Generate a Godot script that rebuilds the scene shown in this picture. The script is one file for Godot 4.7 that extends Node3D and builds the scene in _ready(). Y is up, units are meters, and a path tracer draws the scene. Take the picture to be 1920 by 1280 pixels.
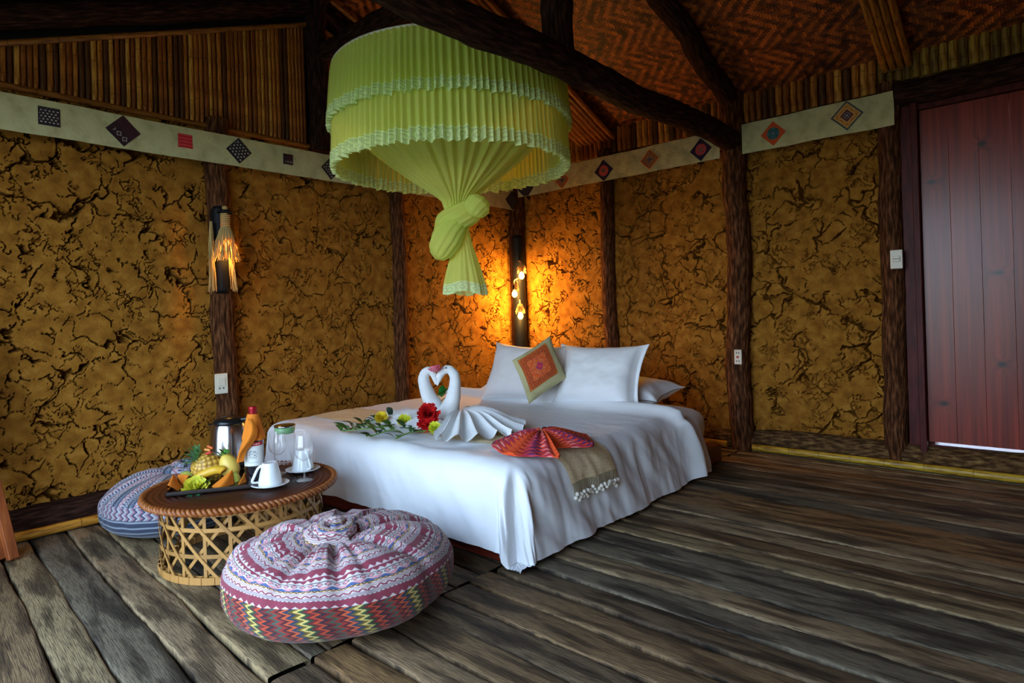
extends Node3D
# A hut bedroom: mud walls between log posts, bamboo gable, low bed, wicker table, floor cushions.
# World: y up, metres. Left wall is the plane x = 0, right wall the plane z = 0, corner at the origin.
const F := 1159.42            # focal length in pixels of the 1920x1280 frame
const PY := 586.6             # the lens is shifted: the principal point lies above the middle
const CAM := Vector3(3.577, 0.95, 4.16)
var cam_basis: Basis
var rng := RandomNumberGenerator.new()
var M := {}
var names := {}
var base_of := {}

class Mb:
	var v := PackedVector3Array()
	var n := PackedVector3Array()
	var uv := PackedVector2Array()
	var c := PackedColorArray()
	var ix := PackedInt32Array()
	var col := Color.WHITE
	func grid(nu: int, nv: int, fn: Callable, cu := false, cv := false, us := 1.0, vs := 1.0, flip := false, cfn = null) -> void:
		var b := v.size()
		var w := nu + 1
		var pts := PackedVector3Array()
		var nr := PackedVector3Array()
		pts.resize(w * (nv + 1))
		nr.resize(w * (nv + 1))
		for j in nv + 1:
			for i in w:
				var ii := 0 if (cu and i == nu) else i
				var jj := 0 if (cv and j == nv) else j
				if ii != i or jj != j:
					pts[j * w + i] = pts[jj * w + ii]
				else:
					pts[j * w + i] = fn.call(float(i) / nu, float(j) / nv)
				uv.append(Vector2(us * i / nu, vs * j / nv))
				c.append(cfn.call(float(i) / nu, float(j) / nv) if cfn != null else col)
		var s := -1.0 if flip else 1.0
		for j in nv:
			for i in nu:
				var a := j * w + i
				var q := (pts[a + w + 1] - pts[a]).cross(pts[a + 1] - pts[a + w]) * s
				nr[a] += q
				nr[a + 1] += q
				nr[a + w] += q
				nr[a + w + 1] += q
				if flip:
					ix.append_array([b + a, b + a + w + 1, b + a + 1, b + a, b + a + w, b + a + w + 1])
				else:
					ix.append_array([b + a, b + a + 1, b + a + w + 1, b + a, b + a + w + 1, b + a + w])
		if cu:
			for j in nv + 1:
				var q := nr[j * w] + nr[j * w + nu]
				nr[j * w] = q
				nr[j * w + nu] = q
		if cv:
			for i in w:
				var q := nr[i] + nr[nv * w + i]
				nr[i] = q
				nr[nv * w + i] = q
		for k in nr.size():
			nr[k] = nr[k].normalized() if nr[k].length_squared() > 1e-20 else Vector3.UP
		# poles: rows that collapse to a point share one normal
		for j in [0, nv]:
			if pts[j * w].distance_squared_to(pts[j * w + nu / 2]) < 1e-12:
				var q := Vector3.ZERO
				for i in w:
					q += nr[j * w + i]
				if q.length_squared() > 1e-9:
					for i in w:
						nr[j * w + i] = q.normalized()
		v.append_array(pts)
		n.append_array(nr)
	func tube(path: PackedVector3Array, rad: PackedFloat32Array, sides := 10, caps := true, squash := 1.0, cols := PackedColorArray()) -> void:
		var b := v.size()
		var k := path.size()
		var t0 := (path[1] - path[0]).normalized()
		var up := Vector3.UP if absf(t0.y) < 0.9 else Vector3.RIGHT
		var x := up.cross(t0).normalized()
		var along := 0.0
		for j in k:
			var t := (path[mini(j + 1, k - 1)] - path[maxi(j - 1, 0)]).normalized()
			x = (x - t * x.dot(t)).normalized()
			var y := t.cross(x)
			if j > 0:
				along += path[j].distance_to(path[j - 1])
			var dr := 0.0
			var dl := path[mini(j + 1, k - 1)].distance_to(path[maxi(j - 1, 0)])
			if dl > 1e-6:
				dr = clampf((rad[mini(j + 1, k - 1)] - rad[maxi(j - 1, 0)]) / dl, -3.0, 3.0)
			for i in sides + 1:
				var a := TAU * i / sides
				var d := x * cos(a) + y * sin(a) * squash
				v.append(path[j] + d * rad[j])
				n.append((x * cos(a) * squash + y * sin(a) - t * dr).normalized())
				uv.append(Vector2(float(i) / sides, along))
				c.append(cols[j] if cols.size() else col)
		var w := sides + 1
		for j in k - 1:
			for i in sides:
				var a := b + j * w + i
				ix.append_array([a, a + w + 1, a + 1, a, a + w, a + w + 1])
		if caps:
			for e in [0, k - 1]:
				var q := v.size()
				var t := (path[1] - path[0]).normalized() * -1.0 if e == 0 else (path[k - 1] - path[k - 2]).normalized()
				v.append(path[e]); n.append(t); uv.append(Vector2(0.5, along * e / k)); c.append(cols[e] if cols.size() else col)
				for i in w:
					v.append(v[b + e * w + i]); n.append(t); uv.append(uv[b + e * w + i]); c.append(cols[e] if cols.size() else col)
				for i in sides:
					if e == 0:
						ix.append_array([q, q + 1 + i, q + 2 + i])
					else:
						ix.append_array([q, q + 2 + i, q + 1 + i])
	func lathe(prof: PackedVector2Array, sides: int, o: Vector3, b := Basis(), cols := PackedColorArray()) -> void:
		var k := prof.size() - 1
		grid(sides, k, func(s, t):
			var p: Vector2 = prof[int(round(t * k))]
			return o + b * Vector3(p.x * cos(TAU * s), p.y, p.x * sin(TAU * s)), true, false, 1.0, 1.0, false, (func(_s, t): return cols[int(round(t * k))]) if cols.size() else null)
	func box(o: Vector3, size: Vector3, bev := 0.004, b := Basis()) -> void:
		var h := size / 2.0
		bev = minf(bev, minf(h.x, minf(h.y, h.z)) * 0.9)
		var q := v.size()
		var id := {}
		for ax in 3:
			for sg in [-1, 1]:
				for s1 in [-1, 1]:
					for s2 in [-1, 1]:
						var p := Vector3.ZERO
						var a1 := (ax + 1) % 3
						var a2 := (ax + 2) % 3
						p[ax] = sg * h[ax]
						p[a1] = s1 * (h[a1] - bev)
						p[a2] = s2 * (h[a2] - bev)
						var nn := Vector3.ZERO
						nn[ax] = sg
						var key := Vector3i.ZERO
						key[ax] = sg; key[a1] = s1; key[a2] = s2
						id[[ax, key]] = v.size()
						v.append(o + b * p)
						n.append((b * nn).normalized())
						uv.append(Vector2(p[a1], p[a2]))
						c.append(col)
		var face := func(a: int, bb: int, cc: int, d: int) -> void:
			var gn := (v[cc] - v[a]).cross(v[bb] - v[d])
			if gn.dot(n[a] + n[bb] + n[cc] + n[d]) > 0.0:
				ix.append_array([a, bb, cc, a, cc, d])
			else:
				ix.append_array([a, cc, bb, a, d, cc])
		for ax in 3:
			var a1 := (ax + 1) % 3
			var a2 := (ax + 2) % 3
			for sg in [-1, 1]:
				var ks := []
				for s in [[-1, -1], [1, -1], [1, 1], [-1, 1]]:
					var key := Vector3i.ZERO
					key[ax] = sg; key[a1] = s[0]; key[a2] = s[1]
					ks.append(id[[ax, key]])
				face.call(ks[0], ks[1], ks[2], ks[3])
			for s1 in [-1, 1]:
				for s2 in [-1, 1]:
					var k0 := Vector3i.ZERO
					k0[ax] = -1; k0[a1] = s1; k0[a2] = s2
					var k1 := k0
					k1[ax] = 1
					face.call(id[[a1, k0]], id[[a1, k1]], id[[a2, k1]], id[[a2, k0]])
		for sx in [-1, 1]:
			for sy in [-1, 1]:
				for sz in [-1, 1]:
					var key := Vector3i(sx, sy, sz)
					var a: int = id[[0, key]]
					var bb: int = id[[1, key]]
					var cc: int = id[[2, key]]
					if (v[cc] - v[a]).cross(v[bb] - v[a]).dot(n[a] + n[bb] + n[cc]) > 0.0:
						ix.append_array([a, bb, cc])
					else:
						ix.append_array([a, cc, bb])
		if q < 0:
			pass
	func quad(a: Vector3, bb: Vector3, cc: Vector3, d: Vector3) -> void:
		var q := v.size()
		var nn := (cc - a).cross(bb - d).normalized()
		for p in [a, bb, cc, d]:
			v.append(p); n.append(nn); c.append(col)
		uv.append_array([Vector2(0, 0), Vector2(1, 0), Vector2(1, 1), Vector2(0, 1)])
		ix.append_array([q, q + 1, q + 2, q, q + 2, q + 3])
	func mesh(off := Vector3.ZERO) -> ArrayMesh:
		var a := []
		a.resize(Mesh.ARRAY_MAX)
		var vv := v
		if off != Vector3.ZERO:
			vv = v.duplicate()
			for k in vv.size():
				vv[k] -= off
		a[Mesh.ARRAY_VERTEX] = vv
		a[Mesh.ARRAY_NORMAL] = n
		a[Mesh.ARRAY_TEX_UV] = uv
		a[Mesh.ARRAY_COLOR] = c
		a[Mesh.ARRAY_INDEX] = ix
		var m := ArrayMesh.new()
		m.add_surface_from_arrays(Mesh.PRIMITIVE_TRIANGLES, a)
		return m

# ---------------------------------------------------------------- pixels to places
func ray(u: float, v: float) -> Vector3:
	return cam_basis * Vector3((u - 960.0) / F, -(v - PY) / F, -1.0)
func on_y(u: float, v: float, y: float) -> Vector3:
	var d := ray(u, v)
	return CAM + d * ((y - CAM.y) / d.y)
func on_x(u: float, v: float, x: float) -> Vector3:
	var d := ray(u, v)
	return CAM + d * ((x - CAM.x) / d.x)
func on_z(u: float, v: float, z: float) -> Vector3:
	var d := ray(u, v)
	return CAM + d * ((z - CAM.z) / d.z)
func at_depth(u: float, v: float, d: float) -> Vector3:
	return CAM + ray(u, v) * d

# ---------------------------------------------------------------- nodes
func numbered(called: String) -> String:
	if not names.has(called):
		names[called] = 0
		return called
	names[called] += 1
	return "%s_%03d" % [called, names[called]]
func thing(called: String, at: Vector3, label: String, category: String, group := "", kind := "") -> Node3D:
	var o := Node3D.new()
	o.name = numbered(called)
	add_child(o)
	o.position = at
	base_of[o] = at
	tag(o, label, category, group, kind)
	return o
func tag(o: Node3D, label: String, category: String, group := "", kind := "") -> void:
	if label: o.set_meta("label", label)
	if category: o.set_meta("category", category)
	if group: o.set_meta("group", group)
	if kind: o.set_meta("kind", kind)
func put(mb: Mb, called: String, m: Material, parent: Node3D = null, label := "") -> MeshInstance3D:
	var o := MeshInstance3D.new()
	o.mesh = mb.mesh(base_of.get(parent, Vector3.ZERO))
	o.material_override = m
	if parent:
		o.name = called
		parent.add_child(o, true)
		base_of[o] = base_of.get(parent, Vector3.ZERO)
	else:
		o.name = numbered(called)
		add_child(o)
	if label: o.set_meta("label", label)
	return o
func struct(mb: Mb, called: String, m: Material) -> MeshInstance3D:
	var o := put(mb, called, m)
	o.set_meta("kind", "structure")
	return o
func struct_node(called: String) -> Node3D:
	var o := Node3D.new()
	o.name = numbered(called)
	add_child(o)
	o.set_meta("kind", "structure")
	return o
func pieces(mb: Mb, called: String, m: Material, at: Transform3D, parent: Node3D, mesh: ArrayMesh) -> void:
	var o := MeshInstance3D.new()
	o.mesh = mesh if mesh else mb.mesh()
	o.material_override = m
	o.name = called
	parent.add_child(o, true)
	o.transform = at

# ---------------------------------------------------------------- materials
func ramp(cols: Array) -> Gradient:
	var g := Gradient.new()
	var o := PackedFloat32Array()
	var c := PackedColorArray()
	for k in cols.size():
		o.append(cols[k][0])
		c.append(cols[k][1])
	g.offsets = o
	g.colors = c
	return g
func noise(sd: int, freq: float, oct := 4, type := FastNoiseLite.TYPE_SIMPLEX_SMOOTH) -> FastNoiseLite:
	var f := FastNoiseLite.new()
	f.seed = sd
	f.frequency = freq
	f.noise_type = type
	f.fractal_octaves = oct
	if oct <= 1:
		f.fractal_type = FastNoiseLite.FRACTAL_NONE
	return f
func ntex(sd: int, freq: float, cols: Array, oct := 4, side := 512) -> NoiseTexture2D:
	var t := NoiseTexture2D.new()
	t.width = side
	t.height = side
	t.seamless = true
	t.noise = noise(sd, freq, oct)
	if cols.size():
		t.color_ramp = ramp(cols)
	return t
func mat(col: Color, rough := 0.7, opt := {}) -> StandardMaterial3D:
	var m := StandardMaterial3D.new()
	m.albedo_color = col
	m.roughness = rough
	m.cull_mode = BaseMaterial3D.CULL_DISABLED
	for k in opt:
		m.set(k, opt[k])
	return m
func rgb(r: float, g: float, b: float) -> Color:
	return Color(r / 255.0, g / 255.0, b / 255.0)
func picture(w: int, h: int, fn: Callable) -> ImageTexture:
	var im := Image.create(w, h, false, Image.FORMAT_RGBA8)
	for y in h:
		for x in w:
			im.set_pixel(x, y, fn.call(x, y))
	return ImageTexture.create_from_image(im)

func zig(x: float) -> float:      # triangle wave 0..1..0 with period 1
	return 1.0 - absf(2.0 * (x - floorf(x)) - 1.0)

func make_materials() -> void:
	var straw := Image.create(512, 512, false, Image.FORMAT_RGBA8)
	straw.fill(Color(0.6, 0.45, 0.2, 0.0))
	var r := RandomNumberGenerator.new()
	r.seed = 5
	for k in 420:
		var p := Vector2(r.randf() * 512.0, r.randf() * 512.0)
		var d := Vector2.from_angle(r.randf() * TAU)
		var l := r.randf_range(4.0, 16.0)
		var cc := Color(0.62, 0.45, 0.2).lerp(Color(0.30, 0.19, 0.08), r.randf())
		cc.a = r.randf_range(0.35, 0.9)
		for s in int(l):
			var q := p + d * s
			straw.set_pixel(posmod(int(q.x), 512), posmod(int(q.y), 512), cc)
	var hn := noise(12, 0.022, 1, FastNoiseLite.TYPE_CELLULAR)
	hn.cellular_return_type = FastNoiseLite.RETURN_DISTANCE2_SUB
	hn.cellular_jitter = 1.0
	hn.domain_warp_enabled = true
	hn.domain_warp_amplitude = 34.0
	hn.domain_warp_frequency = 0.012
	var hair := NoiseTexture2D.new()
	hair.width = 1024
	hair.height = 1024
	hair.seamless = true
	hair.normalize = true
	hair.noise = hn
	hair.color_ramp = ramp([[0.0, Color.BLACK], [0.05, Color(0.3, 0.3, 0.3)], [0.10, Color(0.8, 0.8, 0.8)], [0.5, Color(0.95, 0.95, 0.95)], [1.0, Color.WHITE]])
	M.mud = mat(Color.WHITE, 0.95, {uv1_triplanar = true, uv1_world_triplanar = true, uv1_scale = Vector3(0.9, 0.9, 0.9), metallic_specular = 0.2,
		albedo_texture = ntex(11, 0.012, [[0.0, rgb(118, 74, 24)], [0.35, rgb(142, 94, 32)], [0.6, rgb(156, 106, 38)], [1.0, rgb(176, 126, 54)]], 6, 1024),
		detail_enabled = true, detail_blend_mode = BaseMaterial3D.BLEND_MODE_MIX, detail_albedo = ImageTexture.create_from_image(straw),
		heightmap_enabled = true, heightmap_scale = 0.16, heightmap_texture = hair})
	M.floor = mat(Color.WHITE, 0.74, {vertex_color_use_as_albedo = true, uv1_scale = Vector3(0.34, 1.0, 1.0), metallic_specular = 0.35,
		albedo_texture = ntex(21, 0.03, [[0.0, rgb(58, 50, 44)], [0.3, rgb(104, 90, 74)], [0.45, rgb(142, 122, 98)], [0.55, rgb(168, 146, 116)], [0.7, rgb(136, 118, 96)], [1.0, rgb(214, 192, 156)]], 5, 1024),
		detail_enabled = true, detail_blend_mode = BaseMaterial3D.BLEND_MODE_MUL, detail_uv_layer = BaseMaterial3D.DETAIL_UV_2,
		detail_albedo = ntex(22, 0.010, [[0.0, rgb(120, 114, 110)], [0.42, rgb(190, 184, 176)], [0.52, rgb(245, 240, 230)], [1.0, rgb(255, 250, 240)]], 5, 512),
		heightmap_enabled = true, heightmap_scale = 0.1, heightmap_texture = ntex(23, 0.04, [], 4, 512)})
	M.subfloor = mat(rgb(40, 33, 28), 0.9)
	var bark := [[0.0, rgb(38, 21, 12)], [0.35, rgb(66, 40, 24)], [0.6, rgb(98, 60, 36)], [0.8, rgb(118, 78, 50)], [1.0, rgb(152, 112, 78)]]
	M.bark = mat(Color.WHITE, 0.8, {metallic_specular = 0.15, uv1_scale = Vector3(2.0, 0.8, 1.0), albedo_texture = ntex(31, 0.02, bark, 5, 512), heightmap_enabled = true, heightmap_scale = 0.9, heightmap_texture = ntex(32, 0.02, [], 4, 512)})
	var dark := [[0.0, rgb(24, 15, 11)], [0.4, rgb(46, 29, 22)], [0.7, rgb(66, 42, 32)], [1.0, rgb(104, 76, 60)]]
	M.dark_log = mat(Color.WHITE, 0.75, {metallic_specular = 0.15, uv1_scale = Vector3(2.0, 0.8, 1.0), albedo_texture = ntex(33, 0.02, dark, 5, 512), heightmap_enabled = true, heightmap_scale = 0.8, heightmap_texture = ntex(34, 0.02, [], 4, 512)})
	M.old_log = mat(Color.WHITE, 0.9, {metallic_specular = 0.1, uv1_scale = Vector3(2.0, 1.2, 1.0), albedo_texture = ntex(35, 0.02, [[0.0, rgb(44, 30, 18)], [0.4, rgb(84, 60, 38)], [0.65, rgb(112, 84, 52)], [1.0, rgb(156, 128, 74)]], 5, 512), heightmap_enabled = true, heightmap_scale = 0.8, heightmap_texture = ntex(36, 0.03, [], 4, 512)})
	M.bamboo = mat(Color.WHITE, 0.42, {vertex_color_use_as_albedo = true, uv1_scale = Vector3(1.0, 1.4, 1.0),
		albedo_texture = ntex(41, 0.02, [[0.0, rgb(150, 126, 96)], [0.4, rgb(214, 196, 164)], [0.6, rgb(240, 228, 204)], [1.0, rgb(255, 250, 236)]], 4, 256)})
	M.mud_plain = mat(rgb(152, 106, 46), 0.95)
	M.dark_board = mat(rgb(34, 24, 18), 0.9)
	# twill mat: strips in two directions, over three and under three
	var tones := {}
	r.seed = 9
	for k in 24:
		tones[k] = r.randf_range(0.8, 1.15)
		tones[k + 100] = r.randf_range(0.52, 0.9)
	var over := func(cx: int, cy: int) -> bool: return posmod(cx + cy, 6) < 3 if (cy / 12) % 2 == 0 else posmod(cx - cy, 6) < 3
	M.mat_weave = mat(Color.WHITE, 0.5, {uv1_scale = Vector3(3.0, 3.0, 1.0),
		albedo_texture = picture(384, 384, func(x, y):
			var cx := int(x / 16)
			var cy := int(y / 16)
			var o: bool = over.call(cx, cy)
			var t: float = tones[cx] if o else tones[cy + 100]
			var fib := 0.92 + 0.08 * sin((x if o else y) * 2.6)
			return Color(0.76, 0.42, 0.17) * t * fib if o else Color(0.68, 0.34, 0.13) * t * fib),
		heightmap_enabled = true, heightmap_scale = 0.45,
		heightmap_texture = picture(384, 384, func(x, y):
			var cx := int(x / 16)
			var cy := int(y / 16)
			var o: bool = over.call(cx, cy)
			var fx: float = (fmod(x, 16.0) - 7.5) / 7.5
			var fy: float = (fmod(y, 16.0) - 7.5) / 7.5
			var h := (0.9 - 0.5 * fx * fx * fx * fx) if o else (0.7 - 0.5 * fy * fy * fy * fy)
			return Color(h, h, h)),
		detail_enabled = true, detail_blend_mode = BaseMaterial3D.BLEND_MODE_MUL, detail_uv_layer = BaseMaterial3D.DETAIL_UV_2,
		detail_albedo = ntex(44, 0.02, [[0.0, rgb(90, 76, 70)], [0.30, rgb(170, 150, 135)], [0.42, rgb(245, 238, 230)], [1.0, rgb(255, 252, 246)]], 4, 512)})
	# lacquered door boards with knots (u over the leaf, v down)
	var grain := noise(51, 1.0, 4)
	var knots := [[0.30, 0.13], [0.74, 0.24], [0.55, 0.20], [0.36, 0.50], [0.72, 0.51], [0.53, 0.60], [0.36, 0.76], [0.05, 0.22], [0.08, 0.88]]
	M.door = mat(Color.WHITE, 0.30, {metallic_specular = 0.42, clearcoat_enabled = true, clearcoat = 0.15, clearcoat_roughness = 0.2,
		albedo_texture = picture(320, 640, func(x, y):
			var u: float = x / 320.0
			var w: float = y / 640.0
			var bend := 0.0
			var k := 0.0
			for q in knots:
				var dx: float = (u - q[0]) * 0.95
				var dy: float = (w - q[1]) * 1.9
				var d2 := dx * dx * 1.6 + dy * dy * 4.0
				bend += 0.05 * exp(-d2 / 0.003) * signf(dx + 0.001)
				k = maxf(k, exp(-d2 / 0.0005))
			var g := grain.get_noise_2d((u + bend) * 26.0, w * 1.4) * 0.5 + 0.5
			var g2 := grain.get_noise_2d((u + bend) * 90.0 + 40.0, w * 3.0) * 0.5 + 0.5
			var cc := rgb(92, 26, 20).lerp(rgb(170, 62, 38), clampf(g * 0.9 + g2 * 0.35 - 0.15, 0.0, 1.0))
			return cc.lerp(rgb(26, 12, 12), clampf(k * 1.2, 0.0, 0.95)))})
	M.frame_wood = mat(rgb(98, 32, 28), 0.45, {metallic_specular = 0.3, heightmap_enabled = true, heightmap_scale = 0.2, uv1_triplanar = true, uv1_scale = Vector3(4, 0.6, 4), heightmap_texture = ntex(52, 0.03, [], 4, 256),
		albedo_texture = ntex(53, 0.03, [[0.0, rgb(160, 140, 140)], [1.0, rgb(255, 255, 255)]], 4, 256)})
	M.bed_wood = mat(rgb(122, 46, 30), 0.35, {uv1_triplanar = true, uv1_scale = Vector3(0.7, 6, 6), albedo_texture = ntex(54, 0.03, [[0.0, rgb(150, 120, 110)], [1.0, rgb(255, 255, 255)]], 4, 256)})
	M.linen = mat(rgb(204, 200, 152), 0.9, {uv1_triplanar = true, uv1_world_triplanar = true, uv1_scale = Vector3(3, 3, 3), heightmap_enabled = true, heightmap_scale = 0.3, heightmap_texture = ntex(55, 0.02, [], 4, 256),
		albedo_texture = ntex(56, 0.01, [[0.0, rgb(215, 212, 205)], [0.5, rgb(245, 243, 238)], [1.0, rgb(255, 255, 250)]], 4, 256)})
	M.sheet = mat(rgb(236, 238, 240), 0.62, {rim_enabled = true, rim = 0.25, rim_tint = 0.3, uv1_triplanar = true, uv1_world_triplanar = true, uv1_scale = Vector3(3, 3, 3), heightmap_enabled = true, heightmap_scale = 0.25, heightmap_texture = ntex(57, 0.008, [], 3, 256)})
	M.towel = mat(rgb(235, 238, 238), 0.95, {rim_enabled = true, rim = 0.4, rim_tint = 0.2, uv1_triplanar = true, uv1_scale = Vector3(10, 10, 10), heightmap_enabled = true, heightmap_scale = 0.25, heightmap_texture = ntex(58, 0.08, [], 2, 256)})
	M.runner = mat(Color.WHITE, 0.95, {uv1_scale = Vector3(6, 10, 1), albedo_texture = ntex(59, 0.05, [[0.0, rgb(212, 180, 128)], [0.5, rgb(240, 216, 170)], [1.0, rgb(252, 238, 206)]], 3, 256),
		heightmap_enabled = true, heightmap_scale = 0.2, heightmap_texture = ntex(60, 0.09, [], 2, 256)})
	M.cotton_ball = mat(rgb(235, 230, 216), 0.95)
	M.net = mat(Color(0.87, 0.91, 0.47, 0.86), 0.9, {transparency = BaseMaterial3D.TRANSPARENCY_ALPHA, backlight_enabled = true, backlight = Color(0.84, 0.88, 0.46)})
	var lace_rng := noise(62, 0.2, 2)
	M.lace = mat(Color.WHITE, 0.9, {transparency = BaseMaterial3D.TRANSPARENCY_ALPHA, backlight_enabled = true, backlight = Color(0.6, 0.7, 0.45), uv1_scale = Vector3(60, 1, 1),
		albedo_texture = picture(64, 96, func(x, y):
			var fx: float = (x - 31.5) / 32.0
			var fy: float = y / 96.0
			var a := 0.55
			var rr := Vector2(fx, (fy - 0.55) * 2.2).length()
			if absf(rr - 0.62) < 0.13 or rr < 0.25: a = 1.0
			if fy > 0.86 or absf(fy - 0.05) < 0.04: a = 1.0
			if sin(fx * 22.0 + fy * 30.0) * sin(fx * 22.0 - fy * 30.0) > 0.1: a = maxf(a, 0.85)
			if fy > 0.9 and absf(fx) > 0.8 - (fy - 0.9) * 3.0: a = 0.0
			return Color(0.90, 0.96, 0.70, minf(1.0, a + 0.1)))})
	M.rope = mat(rgb(186, 158, 100), 0.95, {backlight_enabled = true, backlight = Color(0.55, 0.42, 0.22)})
	M.black_metal = mat(rgb(16, 18, 22), 0.55, {metallic_specular = 0.3})
	M.plastic = mat(rgb(222, 216, 196), 0.4)
	M.plastic_dark = mat(rgb(50, 46, 44), 0.5)
	M.plastic_red = mat(rgb(190, 40, 36), 0.4)
	M.bulb = mat(rgb(255, 220, 150), 0.3, {emission_enabled = true, emission = Color(1.0, 0.72, 0.32), emission_energy_multiplier = 2.5})
	M.rattan = mat(Color.WHITE, 0.45, {vertex_color_use_as_albedo = true, uv1_scale = Vector3(4, 8, 1), albedo_texture = ntex(63, 0.04, [[0.0, rgb(190, 170, 140)], [1.0, rgb(255, 250, 240)]], 3, 256)})
	M.tray = mat(rgb(42, 28, 22), 0.35, {uv1_triplanar = true, uv1_scale = Vector3(8, 8, 8), albedo_texture = ntex(64, 0.05, [[0.0, rgb(140, 120, 110)], [1.0, rgb(255, 255, 255)]], 3, 128)})
	M.steel = mat(rgb(200, 202, 206), 0.2, {metallic = 1.0})
	M.black_plastic = mat(rgb(18, 20, 22), 0.3)
	M.glass = mat(Color(1, 1, 1, 0.05), 0.02, {transparency = BaseMaterial3D.TRANSPARENCY_ALPHA})
	M.water = mat(Color(0.9, 0.95, 0.95, 0.08), 0.02, {transparency = BaseMaterial3D.TRANSPARENCY_ALPHA})
	M.green_lid = mat(rgb(130, 190, 130), 0.25)
	M.porcelain = mat(rgb(232, 236, 236), 0.18, {clearcoat_enabled = true, clearcoat = 0.6, clearcoat_roughness = 0.08})
	M.bottle = mat(rgb(16, 12, 18), 0.08, {clearcoat_enabled = true, clearcoat = 0.8, clearcoat_roughness = 0.05})
	M.foil = mat(rgb(170, 24, 38), 0.3, {metallic = 0.4})
	var lbl := noise(65, 0.11, 2)
	M.wine_label = mat(Color.WHITE, 0.6, {albedo_texture = picture(128, 128, func(x, y):
		if y < 20:
			return rgb(196, 32, 40) if not (y > 6 and y < 14 and x > 20 and x < 108 and (int(x / 5) % 3) != 0) else rgb(240, 220, 215)
		var cc := rgb(226, 230, 226)
		var d := Vector2((x - 64) / 26.0, (y - 66) / 24.0)
		if d.length() < 1.0 and lbl.get_noise_2d(x, y) > 0.12:
			cc = rgb(120, 124, 124)
		if y > 106 and y < 110 and x > 34 and x < 94 and int(x / 3) % 2 == 0:
			cc = rgb(130, 130, 130)
		return cc)})
	M.napkin = mat(rgb(228, 128, 22), 0.85, {uv1_triplanar = true, uv1_scale = Vector3(20, 20, 20), heightmap_enabled = true, heightmap_scale = 0.1, heightmap_texture = ntex(66, 0.08, [], 2, 128)})
	M.tint = mat(Color.WHITE, 0.55, {vertex_color_use_as_albedo = true})
	M.fruit = mat(Color.WHITE, 0.38, {vertex_color_use_as_albedo = true, subsurf_scatter_enabled = true, subsurf_scatter_strength = 0.08})
	M.petal = mat(Color.WHITE, 0.7, {vertex_color_use_as_albedo = true, backlight_enabled = true, backlight = Color(0.35, 0.35, 0.3)})
	M.leaf = mat(Color.WHITE, 0.45, {vertex_color_use_as_albedo = true, backlight_enabled = true, backlight = Color(0.2, 0.3, 0.12)})
	M.screen_wood = mat(rgb(176, 98, 46), 0.55, {uv1_triplanar = true, uv1_scale = Vector3(8, 1, 8), albedo_texture = ntex(67, 0.03, [[0.0, rgb(150, 120, 100)], [1.0, rgb(255, 255, 255)]], 3, 128)})
	M.ground = mat(rgb(200, 196, 186), 0.95)
	M.grass = mat(rgb(116, 120, 98), 0.95)
	# printed cotton of the floor cushions: bands run round the cushion, v from the knot down to the base
	var cream := rgb(206, 194, 190)
	var wine := rgb(134, 52, 68)
	var pink := rgb(214, 146, 152)
	var blue := rgb(70, 92, 138)
	var ink := rgb(44, 32, 40)
	var zz := [rgb(186, 70, 38), rgb(110, 28, 32), rgb(40, 70, 44), rgb(206, 182, 104), rgb(104, 84, 24), rgb(34, 52, 84), rgb(196, 86, 46), rgb(70, 26, 34), rgb(150, 44, 34), rgb(60, 84, 70), rgb(120, 30, 30), rgb(44, 34, 44)]
	M.pouf_print = mat(Color.WHITE, 0.9, {rim_enabled = true, rim = 0.3, albedo_texture = picture(1024, 512, func(x, y):
		var u: float = x / 1024.0
		var w: float = y / 512.0
		if w > 0.45:
			var q: float = u * 76.3636 + w * 14.0 + (zig(w * 52.0) - 0.5) * 0.8
			return zz[posmod(int(floor(q * 2.2)), 12)]
		var s := fposmod(w + 0.02, 0.118) / 0.118
		var rep := u * 84.0
		if s < 0.13:
			return wine if s < 0.05 + 0.08 * zig(rep) else cream
		if s < 0.17: return ink if s > 0.155 else cream
		if s < 0.30:
			var dd := absf(zig(rep * 0.5) - 0.5) + absf((s - 0.235) / 0.13)
			return pink if dd < 0.36 else (ink if dd < 0.46 else cream)
		if s < 0.40: return blue if (s - 0.30) / 0.10 > 1.0 - zig(rep * 0.5) else pink
		if s < 0.45: return ink if absf((s - 0.425) / 0.05 + 0.5 - zig(rep * 1.5)) < 0.25 else rgb(222, 176, 100)
		if s < 0.56: return cream if (int(rep * 3.0) + int(s * 60.0)) % 3 else rgb(150, 110, 112)
		if s < 0.64: return wine if absf((s - 0.56) / 0.08 - zig(rep)) < 0.28 else cream
		if s < 0.76: return cream if (int(rep * 4.0) + int(s * 70.0)) % 2 else rgb(120, 100, 108)
		if s < 0.90: return wine
		return wine if (s - 0.90) / 0.10 < zig(rep) else cream)})
	var b1 := rgb(52, 66, 92)
	var b2 := rgb(132, 140, 150)
	var b3 := rgb(176, 166, 170)
	var b4 := rgb(40, 44, 58)
	var b5 := rgb(150, 96, 108)
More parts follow.
